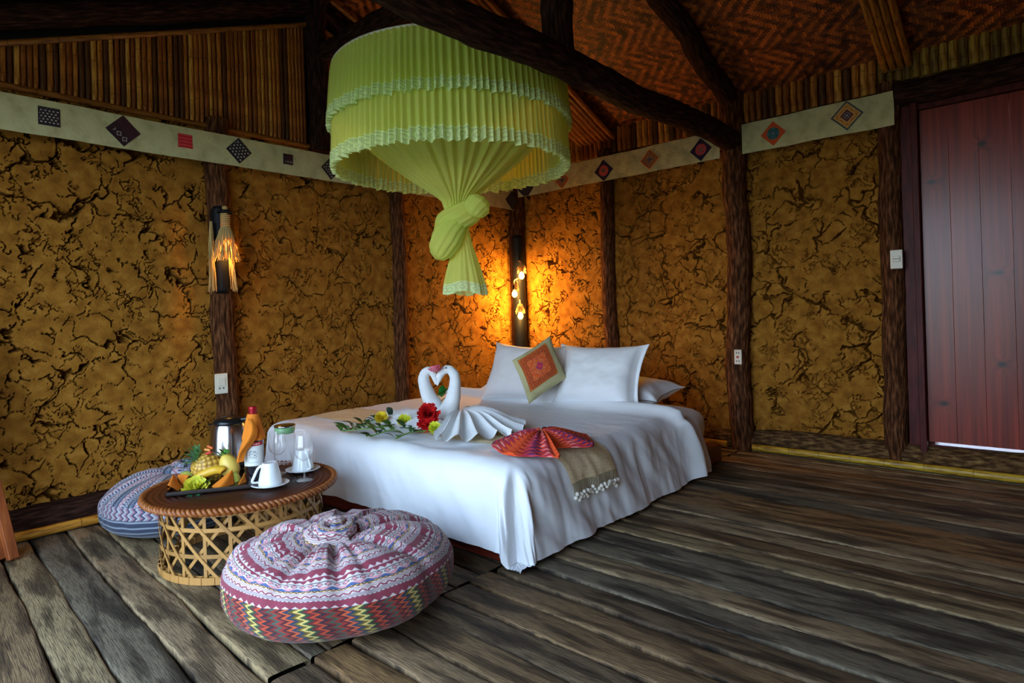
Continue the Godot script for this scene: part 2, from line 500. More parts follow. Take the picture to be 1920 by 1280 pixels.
	M.pouf_print_blue = mat(Color.WHITE, 0.9, {rim_enabled = true, rim = 0.3, albedo_texture = picture(1024, 512, func(x, y):
		var u: float = x / 1024.0
		var w: float = y / 512.0
		if w > 0.46 and w < 0.53:
			return [b3, b1, b5, b2][posmod(int(u * 240.0 + zig(w * 30.0) * 2.0), 4)]
		if w >= 0.53: return b1.lerp(b4, 0.5) if int(w * 90.0) % 3 else b2
		var s := fposmod(u * 22.0, 1.0)
		var rep := w * 30.0
		if s < 0.12: return b4
		if s < 0.40:
			var dd := absf(zig(rep) - 0.5) + absf((s - 0.26) / 0.28)
			return rgb(166, 168, 188) if dd < 0.33 else (b4 if dd < 0.45 else b2)
		if s < 0.5: return b3 if int(rep * 4.0) % 2 else b1
		if s < 0.72: return b5 if absf((s - 0.5) / 0.22 - zig(rep * 1.3)) < 0.2 else b3
		if s < 0.8: return b1
		return b2 if (int(rep * 3.0) + int(s * 40.0)) % 2 else b1)})
	var emb := noise(71, 0.16, 2)
	M.embroidery = mat(Color.WHITE, 0.85, {albedo_texture = picture(160, 160, func(x, y):
		var mx := absf(x - 79.5)
		var my := absf(y - 79.5)
		var big := maxf(mx, my)
		var k := emb.get_noise_2d(minf(mx, my) * 1.0, big) + emb.get_noise_2d(mx + 50.0, my + 50.0) * 0.0
		if big > 76: return rgb(190, 120, 60)
		if big > 48:
			var t := Vector2(fmod(mx, 12.0) - 6.0, fmod(my, 12.0) - 6.0).length()
			return rgb(90, 26, 44) if t > 2.4 and t < 4.4 else (rgb(226, 110, 40) if t <= 2.4 else (rgb(196, 60, 20) if k > 0.0 else rgb(226, 126, 20)))
		if mx + my < 22: return rgb(222, 52, 70) if k > 0.0 else rgb(120, 50, 110)
		if k > 0.42: return rgb(206, 180, 140)
		if k > 0.05: return rgb(232, 100, 20)
		if k > -0.25: return rgb(214, 48, 30)
		return rgb(120, 44, 84) if k < -0.45 else rgb(236, 140, 24))})
	M.scarf = mat(Color.WHITE, 0.95, {albedo_texture = picture(256, 128, func(x, y):
		var band := int(x / 12.0 + 0.7 * sin(y * 0.5)) % 9
		var cols := [rgb(214, 62, 26), rgb(226, 84, 30), rgb(170, 34, 34), rgb(214, 70, 80), rgb(96, 34, 84), rgb(212, 52, 30), rgb(232, 150, 140), rgb(186, 40, 50), rgb(226, 92, 26)]
		var cc: Color = cols[band]
		if band in [3, 6] and int(y / 8) % 2 == 0: cc = rgb(150, 30, 60)
		return cc)})

# ---------------------------------------------------------------- builders for the hut
func mud_mesh(o: Vector3, ud: Vector3, nd: Vector3, wide: float, high: float, step: float, sd: int) -> ArrayMesh:
	var nu := int(wide / step)
	var nv := int(high / step)
	var w := nu + 1
	var mk := func(k: int, cell: float) -> FastNoiseLite:
		var f := noise(sd + k, 1.0 / cell, 1, FastNoiseLite.TYPE_CELLULAR)
		f.cellular_return_type = FastNoiseLite.RETURN_DISTANCE2_SUB
		f.cellular_jitter = 1.0
		return f
	var c1: FastNoiseLite = mk.call(1, 27.0)
	var c2: FastNoiseLite = mk.call(2, 12.5)
	var c3: FastNoiseLite = mk.call(3, 4.6)
	var wa := noise(sd + 4, 0.075, 4)
	var wb := noise(sd + 5, 0.075, 4)
	var lo := noise(sd + 6, 0.045, 2)
	var lo2 := noise(sd + 7, 0.035, 2)
	var ro := noise(sd + 8, 0.11, 4)
	var h := PackedFloat32Array()
	h.resize(w * (nv + 1))
	for j in nv + 1:
		var y := j * step * 100.0
		for i in w:
			var x := i * step * 100.0
			var px := x + 5.0 * wa.get_noise_2d(x, y)
			var py := y + 5.0 * wb.get_noise_2d(x, y)
			var a := lo.get_noise_2d(x, y)
			var b := lo2.get_noise_2d(x, y)
			var d1 := (c1.get_noise_2d(px, py) + 1.0) * 13.5
			var d2 := (c2.get_noise_2d(px, py) + 1.0) * 6.2
			var d3 := (c3.get_noise_2d(px, py) + 1.0) * 2.3
			var gap := 0.8 + 1.1 * ro.get_noise_2d(x * 0.8 + 300.0, y * 0.8)
			var w1 := (0.29 + 0.64 * a + 0.26 * b) * gap
			var w2 := (0.10 + 0.44 * b) * gap
			var w3 := (0.06 + 0.34 * (a - b)) * gap
			w1 = minf(w1, 0.55)
			w2 = minf(w2, 0.28)
			w3 = minf(w3, 0.16)
			var dep := 0.0
			if w1 > 0.10 and d1 < w1:
				dep = 9.0 * (1.0 - smoothstep(0.70, 1.0, d1 / w1)) * minf(1.0, w1 * 3.5)
			if w2 > 0.08 and d2 < w2:
				dep = maxf(dep, 7.0 * (1.0 - smoothstep(0.62, 1.0, d2 / w2)) * minf(1.0, w2 * 4.5))
			if w3 > 0.08 and d3 < w3:
				dep = maxf(dep, 3.6 * (1.0 - smoothstep(0.55, 1.0, d3 / w3)) * minf(1.0, w3 * 5.0))
			h[j * w + i] = (ro.get_noise_2d(x, y) * 0.09 + a * 0.3 - dep) * 0.01
	var v := PackedVector3Array()
	var n := PackedVector3Array()
	var ix := PackedInt32Array()
	v.resize(h.size())
	n.resize(h.size())
	ix.resize(nu * nv * 6)
	var up := Vector3.UP
	var k := 0
	var turn := ud.cross(up).dot(nd) > 0.0
	for j in nv + 1:
		for i in w:
			var q := j * w + i
			v[q] = o + ud * (i * step) + up * (j * step) + nd * h[q]
			var gx := (h[j * w + mini(i + 1, nu)] - h[j * w + maxi(i - 1, 0)]) / (2.0 * step)
			var gy := (h[mini(j + 1, nv) * w + i] - h[maxi(j - 1, 0) * w + i]) / (2.0 * step)
			n[q] = (nd - ud * gx - up * gy).normalized()
			if i < nu and j < nv:
				if turn:
					ix[k] = q; ix[k + 1] = q + w; ix[k + 2] = q + w + 1; ix[k + 3] = q; ix[k + 4] = q + w + 1; ix[k + 5] = q + 1
				else:
					ix[k] = q; ix[k + 1] = q + w + 1; ix[k + 2] = q + w; ix[k + 3] = q; ix[k + 4] = q + 1; ix[k + 5] = q + w + 1
				k += 6
	var arr := []
	arr.resize(Mesh.ARRAY_MAX)
	arr[Mesh.ARRAY_VERTEX] = v
	arr[Mesh.ARRAY_NORMAL] = n
	arr[Mesh.ARRAY_INDEX] = ix
	var m := ArrayMesh.new()
	m.add_surface_from_arrays(Mesh.PRIMITIVE_TRIANGLES, arr)
	return m

func log_tube(mb: Mb, a: Vector3, b: Vector3, r: float, sd: int, rough := 1.0) -> void:
	var nz := noise(sd, 1.0, 3)
	var l := a.distance_to(b)
	var k := maxi(6, int(l / 0.05))
	var t := (b - a).normalized()
	var up := Vector3.UP if absf(t.y) < 0.9 else Vector3.RIGHT
	var x := up.cross(t).normalized()
	var y := t.cross(x)
	mb.grid(18, k, func(s, q):
		var d: Vector3 = x * cos(TAU * s) + y * sin(TAU * s)
		var c: Vector3 = a.lerp(b, q) + x * nz.get_noise_2d(q * l * 1.2, 7.0) * 0.16 * r * 2.0 * rough + y * nz.get_noise_2d(q * l * 1.2, 31.0) * 0.16 * r * 2.0 * rough
		var rr := r * (1.0 + rough * 0.10 * nz.get_noise_3d(cos(TAU * s) * 1.3, sin(TAU * s) * 1.3, q * l * 5.0) + rough * 0.05 * nz.get_noise_3d(cos(TAU * s) * 4.0, sin(TAU * s) * 4.0, q * l * 14.0))
		return c + d * rr, true, false, 1.0, l, true)
	for e in [0.0, 1.0]:
		var c := a.lerp(b, e)
		var q := mb.v.size()
		var cnt := 18
		mb.v.append(c); mb.n.append(t * (1.0 if e > 0.5 else -1.0)); mb.uv.append(Vector2(0.5, 0)); mb.c.append(mb.col)
		for i in cnt + 1:
			mb.v.append(c + (x * cos(TAU * i / cnt) + y * sin(TAU * i / cnt)) * r * 1.02)
			mb.n.append(t * (1.0 if e > 0.5 else -1.0)); mb.uv.append(Vector2(0.5 + 0.1 * cos(TAU * i / cnt), 0.1 * sin(TAU * i / cnt))); mb.c.append(mb.col)
		for i in cnt:
			if e > 0.5:
				mb.ix.append_array([q, q + 2 + i, q + 1 + i])
			else:
				mb.ix.append_array([q, q + 1 + i, q + 2 + i])

func bamboo(mb: Mb, a: Vector3, b: Vector3, r: float, gap: float, tone: Color, sides := 10) -> void:
	var l := a.distance_to(b)
	var path := PackedVector3Array()
	var rad := PackedFloat32Array()
	var cols := PackedColorArray()
	var node := tone * 0.35
	var add := func(d: float, rr: float, cc: Color) -> void:
		if d >= 0.0 and d <= l and (path.size() == 0 or d > a.distance_to(path[path.size() - 1]) + 0.0004):
			path.append(a.lerp(b, d / l)); rad.append(rr); cols.append(cc)
	add.call(0.0, r * 0.93, tone)
	add.call(0.003, r, tone)
	var at := rng.randf_range(0.15, 1.0) * gap
	while at < l - 0.01:
		add.call(at - 0.006, r, tone)
		add.call(at - 0.002, r * 1.09, tone)
		add.call(at, r * 0.98, node)
		add.call(at + 0.002, r * 1.05, node.lerp(tone, 0.5))
		add.call(at + 0.008, r, tone)
		at += gap * rng.randf_range(0.75, 1.2)
	add.call(l - 0.003, r, tone)
	add.call(l, r * 0.93, tone)
	mb.tube(path, rad, sides, true, 1.0, cols)
	# uv2 is not used: the vertex colour carries the tone of each culm
func lin(c: Color) -> Color:
	return c.srgb_to_linear()

func wall_boxes(parent: Node3D, called: String, list: Array, m: Material) -> void:
	for q in list:
		var mb := Mb.new()
		mb.box((q[0] + q[1]) / 2.0, q[1] - q[0], 0.003)
		put(mb, called, m, parent)

func roof_y(z: float) -> float:      # underside of the mats
	return 2.345 + 0.385 * z if z < 1.95 else 3.0957 - 0.385 * (z - 1.95)

func build_structure() -> void:
	# ---- floor: split bamboo boards in two lengths that butt at x = 1.98
	var fl := struct_node("floor")
	var sub := Mb.new()
	sub.box(Vector3(2.35, -0.07, 2.4), Vector3(5.3, 0.06, 5.4), 0.005)
	put(sub, "subfloor", M.subfloor, fl)
	var nz := noise(81, 1.0, 3)
	# weathered kinds of board: straw, ash, walnut, slate, honey, smoke
	var boards := [Color(1.18, 1.06, 0.88), Color(0.98, 0.96, 0.90), Color(0.66, 0.58, 0.48), Color(0.52, 0.58, 0.64), Color(0.92, 0.74, 0.52), Color(0.46, 0.43, 0.40), Color(0.80, 0.74, 0.66)]
	for side in 2:
		var z := -0.06 if side else -0.20
		var x0 := 1.985 if side else -0.05
		var x1 := 4.85 if side else 1.978
		var skew := 0.012 if side else 0.066
		var k := 0
		var named := {0: [3.122, 0.120, 0], 1: [3.244, 0.128, 1], 2: [3.374, 0.133, 3], 3: [3.509, 0.113, 0], 4: [3.624, 0.128, 2], 5: [3.754, 0.124, 2]}
		while z < 4.75:
			var wd := rng.randf_range(0.105, 0.135)
			var own: Array = []
			if not side:
				wd = rng.randf_range(0.112, 0.130)
				if z > 2.95 and z < 3.122 - 0.01: wd = 3.122 - z - 0.005
				for q in named:
					if absf(z - named[q][0]) < 0.035:
						own = named[q]
						wd = own[1]
			var mb := Mb.new()
			var tint: Color = boards[rng.randi() % boards.size()]
			if own: tint = boards[own[2]]
			mb.col = Color(tint.r, tint.g, tint.b)
			var zz := z
			var tilt := rng.randf_range(-0.003, 0.0045)
			var lift := rng.randf_range(-0.004, 0.0)
			var sag := rng.randf_range(0.003, 0.006)
			var s0 := rng.randf() * 50.0
			var vo := rng.randf() * 7.0
			var a0 := x0 + rng.randf_range(-0.012, 0.012)
			var nodes := []
			var nx := a0 + rng.randf_range(0.1, 0.4)
			while nx < x1:
				nodes.append(nx)
				nx += rng.randf_range(0.30, 0.42)
			var nseg := int((x1 - a0) / 0.03)
			var b := mb.v.size()
			mb.grid(nseg, 10, func(s, tq):
				var x: float = lerpf(a0, x1, s)
				var t: float = [0.0, 0.0, 0.04, 0.10, 0.25, 0.5, 0.75, 0.90, 0.96, 1.0, 1.0][int(round(tq * 10.0))]
				var cw: float = t * 2.0 - 1.0
				var edge: float = nz.get_noise_2d(x * 1.6, s0 + (3.0 if t > 0.5 else 0.0)) * 0.012
				var zc: float = zz + skew * x + wd * t + edge * absf(cw)
				var y: float = lift - sag * pow(absf(cw), 12.0) - 0.3 * sag * cw * cw + tilt * cw + 0.0015 * nz.get_noise_2d(x * 2.0, s0 + t * 2.0)
				for q in nodes:
					y += 0.0022 * exp(-pow((x - q) / 0.006, 2.0))
				if tq == 0.0 or tq == 1.0: y -= 0.022
				return Vector3(x, y - 0.001, zc))
			for q in range(b, mb.v.size()):
				var p := mb.v[q]
				mb.uv[q] = Vector2(p.x + vo, (p.z - zz - skew * p.x) * 9.0 + vo)
			var o := put(mb, "plank", M.floor, fl)
			# second layer of coordinates for the broad stains
			var ar: Array = o.mesh.surface_get_arrays(0)
			var u2 := PackedVector2Array()
			for q in mb.v.size():
				u2.append(Vector2(mb.v[q].x * 0.42 + vo * 3.1, (mb.v[q].z - skew * mb.v[q].x) * 2.8 + vo))
			ar[Mesh.ARRAY_TEX_UV2] = u2
			var am := ArrayMesh.new()
			am.add_surface_from_arrays(Mesh.PRIMITIVE_TRIANGLES, ar)
			o.mesh = am
			z += wd + 0.005
			k += 1
	# ---- mud walls
	var wl := struct_node("wall_left")
	var o1 := MeshInstance3D.new()
	o1.name = "mud_panel"
	o1.mesh = mud_mesh(Vector3(0, 0.08, 3.70), Vector3(0, 0, -1), Vector3(1, 0, 0), 3.70, 1.98, 0.0036, 100)
	o1.material_override = M.mud
	wl.add_child(o1, true)
	var o3 := MeshInstance3D.new()
	o3.name = "mud_panel"
	o3.mesh = mud_mesh(Vector3(0, 0.08, 4.45), Vector3(0, 0, -1), Vector3(1, 0, 0), 0.752, 1.98, 0.008, 300)
	o3.material_override = M.mud
	wl.add_child(o3, true)
	wall_boxes(wl, "wall_core", [[Vector3(-0.20, -0.05, -0.20), Vector3(-0.105, 2.10, 4.45)]], M.mud_plain)
	# dark boards behind the bamboo of the gable
	var gb := Mb.new()
	var gp := [Vector2(-0.14, 2.05), Vector2(4.45, 2.05), Vector2(4.45, 2.20), Vector2(1.95, 3.16), Vector2(-0.14, 2.36)]
	for xx in [-0.11, -0.06]:
		for q in range(1, 4):
			gb.quad(Vector3(xx, gp[0].y, gp[0].x), Vector3(xx, gp[q].y, gp[q].x), Vector3(xx, gp[q + 1].y, gp[q + 1].x), Vector3(xx, gp[q + 1].y, gp[q + 1].x))
	put(gb, "gable_backing", M.dark_board, wl)
	var wr := struct_node("wall_right")
	var o2 := MeshInstance3D.new()
	o2.name = "mud_panel"
	o2.mesh = mud_mesh(Vector3(0, 0.08, 0), Vector3(1, 0, 0), Vector3(0, 0, 1), 2.90, 1.98, 0.0036, 200)
	o2.material_override = M.mud
	wr.add_child(o2, true)
	wall_boxes(wr, "wall_core", [[Vector3(-0.10, -0.05, -0.20), Vector3(2.93, 2.40, -0.105)], [Vector3(3.98, -0.05, -0.14), Vector3(4.95, 2.40, 0.0)], [Vector3(2.93, 2.16, -0.14), Vector3(3.98, 2.40, 0.0)]], M.mud_plain)
	# front wall behind the viewer, with the wide opening that lets the daylight in, and the wall beyond the door
	var wf := struct_node("wall_front")
	wall_boxes(wf, "wall_core", [[Vector3(-0.14, -0.05, 4.45), Vector3(0.70, 2.25, 4.57)], [Vector3(3.45, -0.05, 4.45), Vector3(4.95, 2.25, 4.57)]], M.mud_plain)
	var we := struct_node("wall_end")
	wall_boxes(we, "wall_core", [[Vector3(4.83, -0.05, 0.0), Vector3(4.95, 2.30, 4.45)]], M.mud_plain)
	var eg := Mb.new()
	for q in range(1, 4):
		eg.quad(Vector3(4.85, gp[0].y, gp[0].x), Vector3(4.85, gp[q].y, gp[q].x), Vector3(4.85, gp[q + 1].y, gp[q + 1].x), Vector3(4.85, gp[q + 1].y, gp[q + 1].x))
	put(eg, "gable_backing", M.mud_plain, we)
	# ---- roof: woven mats on both slopes, thatch boards above
	var ce := struct_node("ceiling")
	var cuts := [-0.14, 0.9, 1.977, 2.93, 3.95, 4.95]
	for sl in 2:
		var z0 := -0.14 if sl == 0 else 1.95
		var z1 := 1.95 if sl == 0 else 4.62
		for q in cuts.size() - 1:
			var mb := Mb.new()
			var xa: float = cuts[q]
			var xb: float = cuts[q + 1]
			var sd := float(q * 7 + sl * 31)
			mb.grid(24, 40, func(s, t):
				var x: float = lerpf(xa, xb, s)
				var z: float = lerpf(z0, z1, t)
				return Vector3(x, roof_y(z) + 0.006 * nz.get_noise_2d(x * 1.6 + sd, z * 1.6) * sin(PI * s), z), false, false, xb - xa, (z1 - z0) * 1.07, sl == 5)
			var o := put(mb, "woven_mat", M.mat_weave, ce)
			var ar: Array = o.mesh.surface_get_arrays(0)
			var u2 := PackedVector2Array()
			for p in mb.v:
				u2.append(Vector2(p.x * 0.8 + sd * 0.13, p.z * 0.8))
			ar[Mesh.ARRAY_TEX_UV2] = u2
			var am := ArrayMesh.new()
			am.add_surface_from_arrays(Mesh.PRIMITIVE_TRIANGLES, ar)
			o.mesh = am
		var rb := Mb.new()
		for yy in [0.03, 0.08]:
			rb.quad(Vector3(-0.2, roof_y(z0) + yy, z0), Vector3(5.0, roof_y(z0) + yy, z0), Vector3(5.0, roof_y(z1) + yy, z1), Vector3(-0.2, roof_y(z1) + yy, z1))
		put(rb, "roof_board", M.dark_board, ce)
	# ---- ground outside, seen as a bright slit under the door
	var gr := Mb.new()
	gr.box(Vector3(2.5, -0.35, -4.15), Vector3(16, 0.5, 8.0), 0.01)
	struct(gr, "ground", M.ground)
	var gf := Mb.new()
	gf.box(Vector3(2.5, -0.35, 11.1), Vector3(30, 0.4, 12.9), 0.01)
	struct(gf, "ground", M.grass)

func post(at: Vector3, top: float, r: float, sd: int, label: String) -> void:
	var o := thing("log_post", at, label, "post", "log posts standing in the mud walls")
	var mb := Mb.new()
	log_tube(mb, at, Vector3(at.x, top, at.z), r, sd)
	put(mb, "trunk", M.bark, o)

func culm_tone(dim := 1.0) -> Color:
	var a := lin(rgb(214, 142, 58)).lerp(lin(rgb(150, 84, 32)), rng.randf())
	if rng.randf() < 0.25: a = lin(rgb(232, 172, 82))
	if rng.randf() < 0.15: a = lin(rgb(104, 64, 32))
	return Color(a.r * dim, a.g * dim, a.b * dim)

func build_timber() -> void:
	post(Vector3(0.03, -0.02, 2.605), 2.10, 0.062, 1, "bark covered log post with rope lamp and socket on it")
	post(Vector3(0.02, -0.02, 1.33), 2.10, 0.055, 2, "bark covered log post between the rope lamp post and the corner")
	post(Vector3(0.05, -0.02, 0.05), 2.25, 0.065, 3, "dark log post in the corner behind the three bulbs")
	post(Vector3(0.967, -0.02, 0.02), 2.20, 0.056, 4, "dark log post behind the white pillow with a flat hem")
	post(Vector3(1.985, -0.02, 0.05), 2.36, 0.076, 5, "thick glossy log post under the tie beam with a socket")
	post(Vector3(2.877, -0.02, 0.02), 2.20, 0.060, 6, "log post beside the red door with a switch on it")
	# roof timbers
	var tm := func(called: String, a: Vector3, b: Vector3, r: float, sd: int, label: String, cat: String) -> void:
		var o := thing(called, a, label, cat)
		var mb := Mb.new()
		log_tube(mb, a, b, r, sd)
		put(mb, "trunk", M.dark_log, o)
	tm.call("tie_beam", Vector3(1.99, 2.045, 0.0), Vector3(1.965, 2.015, 4.5), 0.070, 11, "thick dark log tie beam crossing the room before the net", "beam")
	tm.call("log_rafter", Vector3(1.977, 2.30, 0.02), Vector3(1.977, 3.03, 1.93), 0.064, 12, "dark log rafter rising from the post with a socket", "rafter")
	tm.call("log_rafter", Vector3(1.977, 3.03, 1.97), Vector3(1.977, 2.06, 4.5), 0.060, 13, "dark log rafter on the roof slope over the front", "rafter")
	tm.call("king_post", Vector3(1.977, 2.07, 1.98), Vector3(1.977, 3.05, 1.98), 0.070, 14, "short log king post standing on the tie beam", "post")
	tm.call("king_post", Vector3(0.03, 2.03, 1.955), Vector3(0.03, 3.06, 1.955), 0.068, 15, "dark king post in the middle of the bamboo gable", "post")
	tm.call("log_purlin", Vector3(-0.02, 2.655, 1.93), Vector3(1.95, 2.655, 1.95), 0.066, 16, "log running between the two king posts above the net", "beam")
	tm.call("ridge_pole", Vector3(-0.1, 3.02, 1.95), Vector3(4.85, 3.02, 1.95), 0.055, 17, "log ridge pole under the peak of the roof", "beam")
	tm.call("log_rafter", Vector3(0.03, 2.95, 2.03), Vector3(0.03, 2.02, 4.45), 0.062, 18, "dark sloping log rafter above the bamboo gable", "rafter")
	tm.call("log_rafter", Vector3(0.0, 2.95, 1.88), Vector3(0.0, 2.25, 0.05), 0.05, 19, "dark log rafter above the gable towards the corner", "rafter")
	tm.call("log_lintel", Vector3(2.92, 2.125, 0.04), Vector3(4.85, 2.125, 0.04), 0.072, 20, "dark log lintel lying above the red door", "beam")
	# sills
	var sl := thing("sill_log", Vector3(2.06, 0, 0.0), "weathered sill log under the mud wall and the door", "log")
	var mb := Mb.new()
	log_tube(mb, Vector3(2.05, 0.055, -0.005), Vector3(4.84, 0.075, 0.0), 0.072, 21)
	put(mb, "trunk", M.old_log, sl)
	sl = thing("sill_log", Vector3(0.1, 0, 0.0), "sill log at the foot of the wall behind the bed head", "log")
	mb = Mb.new()
	log_tube(mb, Vector3(0.1, 0.05, 0.0), Vector3(1.91, 0.05, 0.0), 0.065, 22)
	put(mb, "trunk", M.old_log, sl)
	sl = thing("sill_log", Vector3(0.0, 0, 2.7), "dark sill log along the wall behind the blue floor cushion", "log")
	mb = Mb.new()
	log_tube(mb, Vector3(0.0, 0.055, 0.1), Vector3(0.0, 0.055, 4.4), 0.07, 23)
	put(mb, "trunk", M.dark_log, sl)
	# bamboo poles on the floor along the walls
	var bp := func(a: Vector3, b: Vector3, r: float, gap: float, c: Color, label: String) -> void:
		var o := thing("bamboo_pole", a - Vector3(0, a.y, 0), label, "bamboo", "")
		var q := Mb.new()
		bamboo(q, a, b, r, gap, lin(c), 14)
		put(q, "culm", M.bamboo, o)
	bp.call(Vector3(2.07, 0.024, 0.098), Vector3(4.82, 0.024, 0.105), 0.0215, 0.21, rgb(206, 178, 62), "yellow bamboo pole on the floor below the red door")
	bp.call(Vector3(1.0, 0.024, 0.088), Vector3(1.90, 0.024, 0.094), 0.0215, 0.21, rgb(206, 168, 62), "bamboo pole on the floor behind the bed head")
	bp.call(Vector3(0.094, 0.024, 4.0), Vector3(0.094, 0.024, 0.3), 0.0215, 0.26, rgb(204, 150, 60), "bamboo pole on the floor behind the blue floor cushion")
	# gable of upright culms, each a piece of its own
	var ga := thing("bamboo_gable", Vector3(0.0, 2.04, 1.95), "gable panel of upright brown bamboo canes above the long cloth band", "panel")
	var top := func(z: float) -> float: return 2.86 - 0.385 * absf(z - 1.95)
	var z := 0.09
	while z < 4.3:
		var r := rng.randf_range(0.0105, 0.0135)
		if absf(z - 1.955) > 0.062:
			mb = Mb.new()
			bamboo(mb, Vector3(0.004, 2.045, z), Vector3(0.004, top.call(z), z + rng.randf_range(-0.002, 0.002)), r, rng.randf_range(0.14, 0.26), culm_tone(), 8)
			put(mb, "cane", M.bamboo, ga)
		z += r * 2.0 + 0.0015
	for q in [[Vector3(0.02, 2.055, 4.3), Vector3(0.02, 2.055, 2.02)], [Vector3(0.02, 2.055, 1.89), Vector3(0.02, 2.055, 0.1)], [Vector3(0.024, top.call(2.02), 2.02), Vector3(0.024, top.call(4.3), 4.3)], [Vector3(0.024, top.call(1.89), 1.89), Vector3(0.024, top.call(0.1), 0.1)], [Vector3(0.10, top.call(2.0) + 0.185, 2.0), Vector3(0.10, top.call(4.4) + 0.185, 4.4)], [Vector3(0.10, top.call(1.9) + 0.175, 1.9), Vector3(0.10, top.call(0.1) + 0.175, 0.1)]]:
		mb = Mb.new()
		bamboo(mb, q[0], q[1], 0.0145, 0.22, lin(rgb(172, 116, 56)), 10)
		put(mb, "trim_cane", M.bamboo, ga)
	# short upright pieces that close the eave over the right wall
	var ea := thing("bamboo_eave_strip", Vector3(2.0, 2.17, 0.0), "row of short upright bamboo pieces under the roof mats", "panel")
	var x := 0.03
	while x < 4.8:
		var r := rng.randf_range(0.018, 0.0225)
		if absf(x - 1.985) > 0.07:
			mb = Mb.new()
			var low := 2.165 if x < 2.86 else 2.205
			var t := culm_tone()
			if x > 2.84: t = lin(rgb(186, 150, 64)).lerp(lin(rgb(120, 96, 44)), rng.randf())
			bamboo(mb, Vector3(x, low, 0.008), Vector3(x, 2.362 + rng.randf_range(-0.008, 0.008), 0.008), r, rng.randf_range(0.10, 0.3), t, 10)
			put(mb, "cane", M.bamboo, ea)
		x += r * 2.0 + 0.003
	# flat bundles of canes under the mats
	var bundle := func(x0: float, count: int, r: float, zt: float, label: String, tone: Color) -> void:
		var o := thing("bamboo_bundle", Vector3(x0, roof_y(0.02) - 0.03, 0.02), label, "bamboo")
		for k in count:
			var q := Mb.new()
			var xx := x0 + (k + 0.5) * (r * 2.0 + 0.002)
			bamboo(q, Vector3(xx, roof_y(0.02) - 0.075, 0.035), Vector3(xx, roof_y(zt) - 0.03, zt), r, rng.randf_range(0.2, 0.3), culm_tone().lerp(tone, 0.6), 10)
			put(q, "cane", M.bamboo, o)
	bundle.call(2.855, 4, 0.0185, 1.92, "four yellow bamboo canes side by side under the roof near the door", lin(rgb(178, 132, 58)))
	bundle.call(0.725, 8, 0.0205, 1.92, "wide bundle of bamboo canes under the roof behind the net", lin(rgb(150, 92, 40)))
	bundle.call(3.9, 4, 0.0185, 1.92, "four bamboo canes side by side under the roof beyond the door", lin(rgb(178, 132, 58)))
	# door
	var d := struct_node("door_1")
	base_of[d] = Vector3.ZERO
	var x0 := 3.025
	for k in 7:
		mb = Mb.new()
		mb.box(Vector3(x0 + 0.066 + k * 0.132, 1.085, -0.012), Vector3(0.1315, 1.862, 0.034), 0.0012)
		for q in mb.v.size():
			mb.uv[q] = Vector2((mb.v[q].x - x0) / 0.924, (2.02 - mb.v[q].y) / 1.87)
		put(mb, "board", M.door, d)
	var fr := struct_node("trim_1")
	wall_boxes(fr, "jamb", [[Vector3(2.935, 0.10, -0.14), Vector3(3.05, 2.085, -0.032)], [Vector3(3.93, 0.10, -0.14), Vector3(4.03, 2.085, -0.032)], [Vector3(2.935, 0.13, -0.06), Vector3(2.998, 2.06, 0.03)], [Vector3(3.955, 0.13, -0.06), Vector3(4.03, 2.06, 0.03)], [Vector3(2.99, 0.085, 0.0), Vector3(3.022, 2.06, 0.055)]], M.frame_wood)
	wall_boxes(fr, "head", [[Vector3(2.935, 1.99, -0.14), Vector3(4.03, 2.17, -0.032)], [Vector3(2.935, 2.018, -0.06), Vector3(4.03, 2.085, 0.035)]], M.frame_wood)
	wall_boxes(fr, "threshold", [[Vector3(3.02, 0.05, -0.13), Vector3(3.97, 0.137, 0.0)]], M.frame_wood)

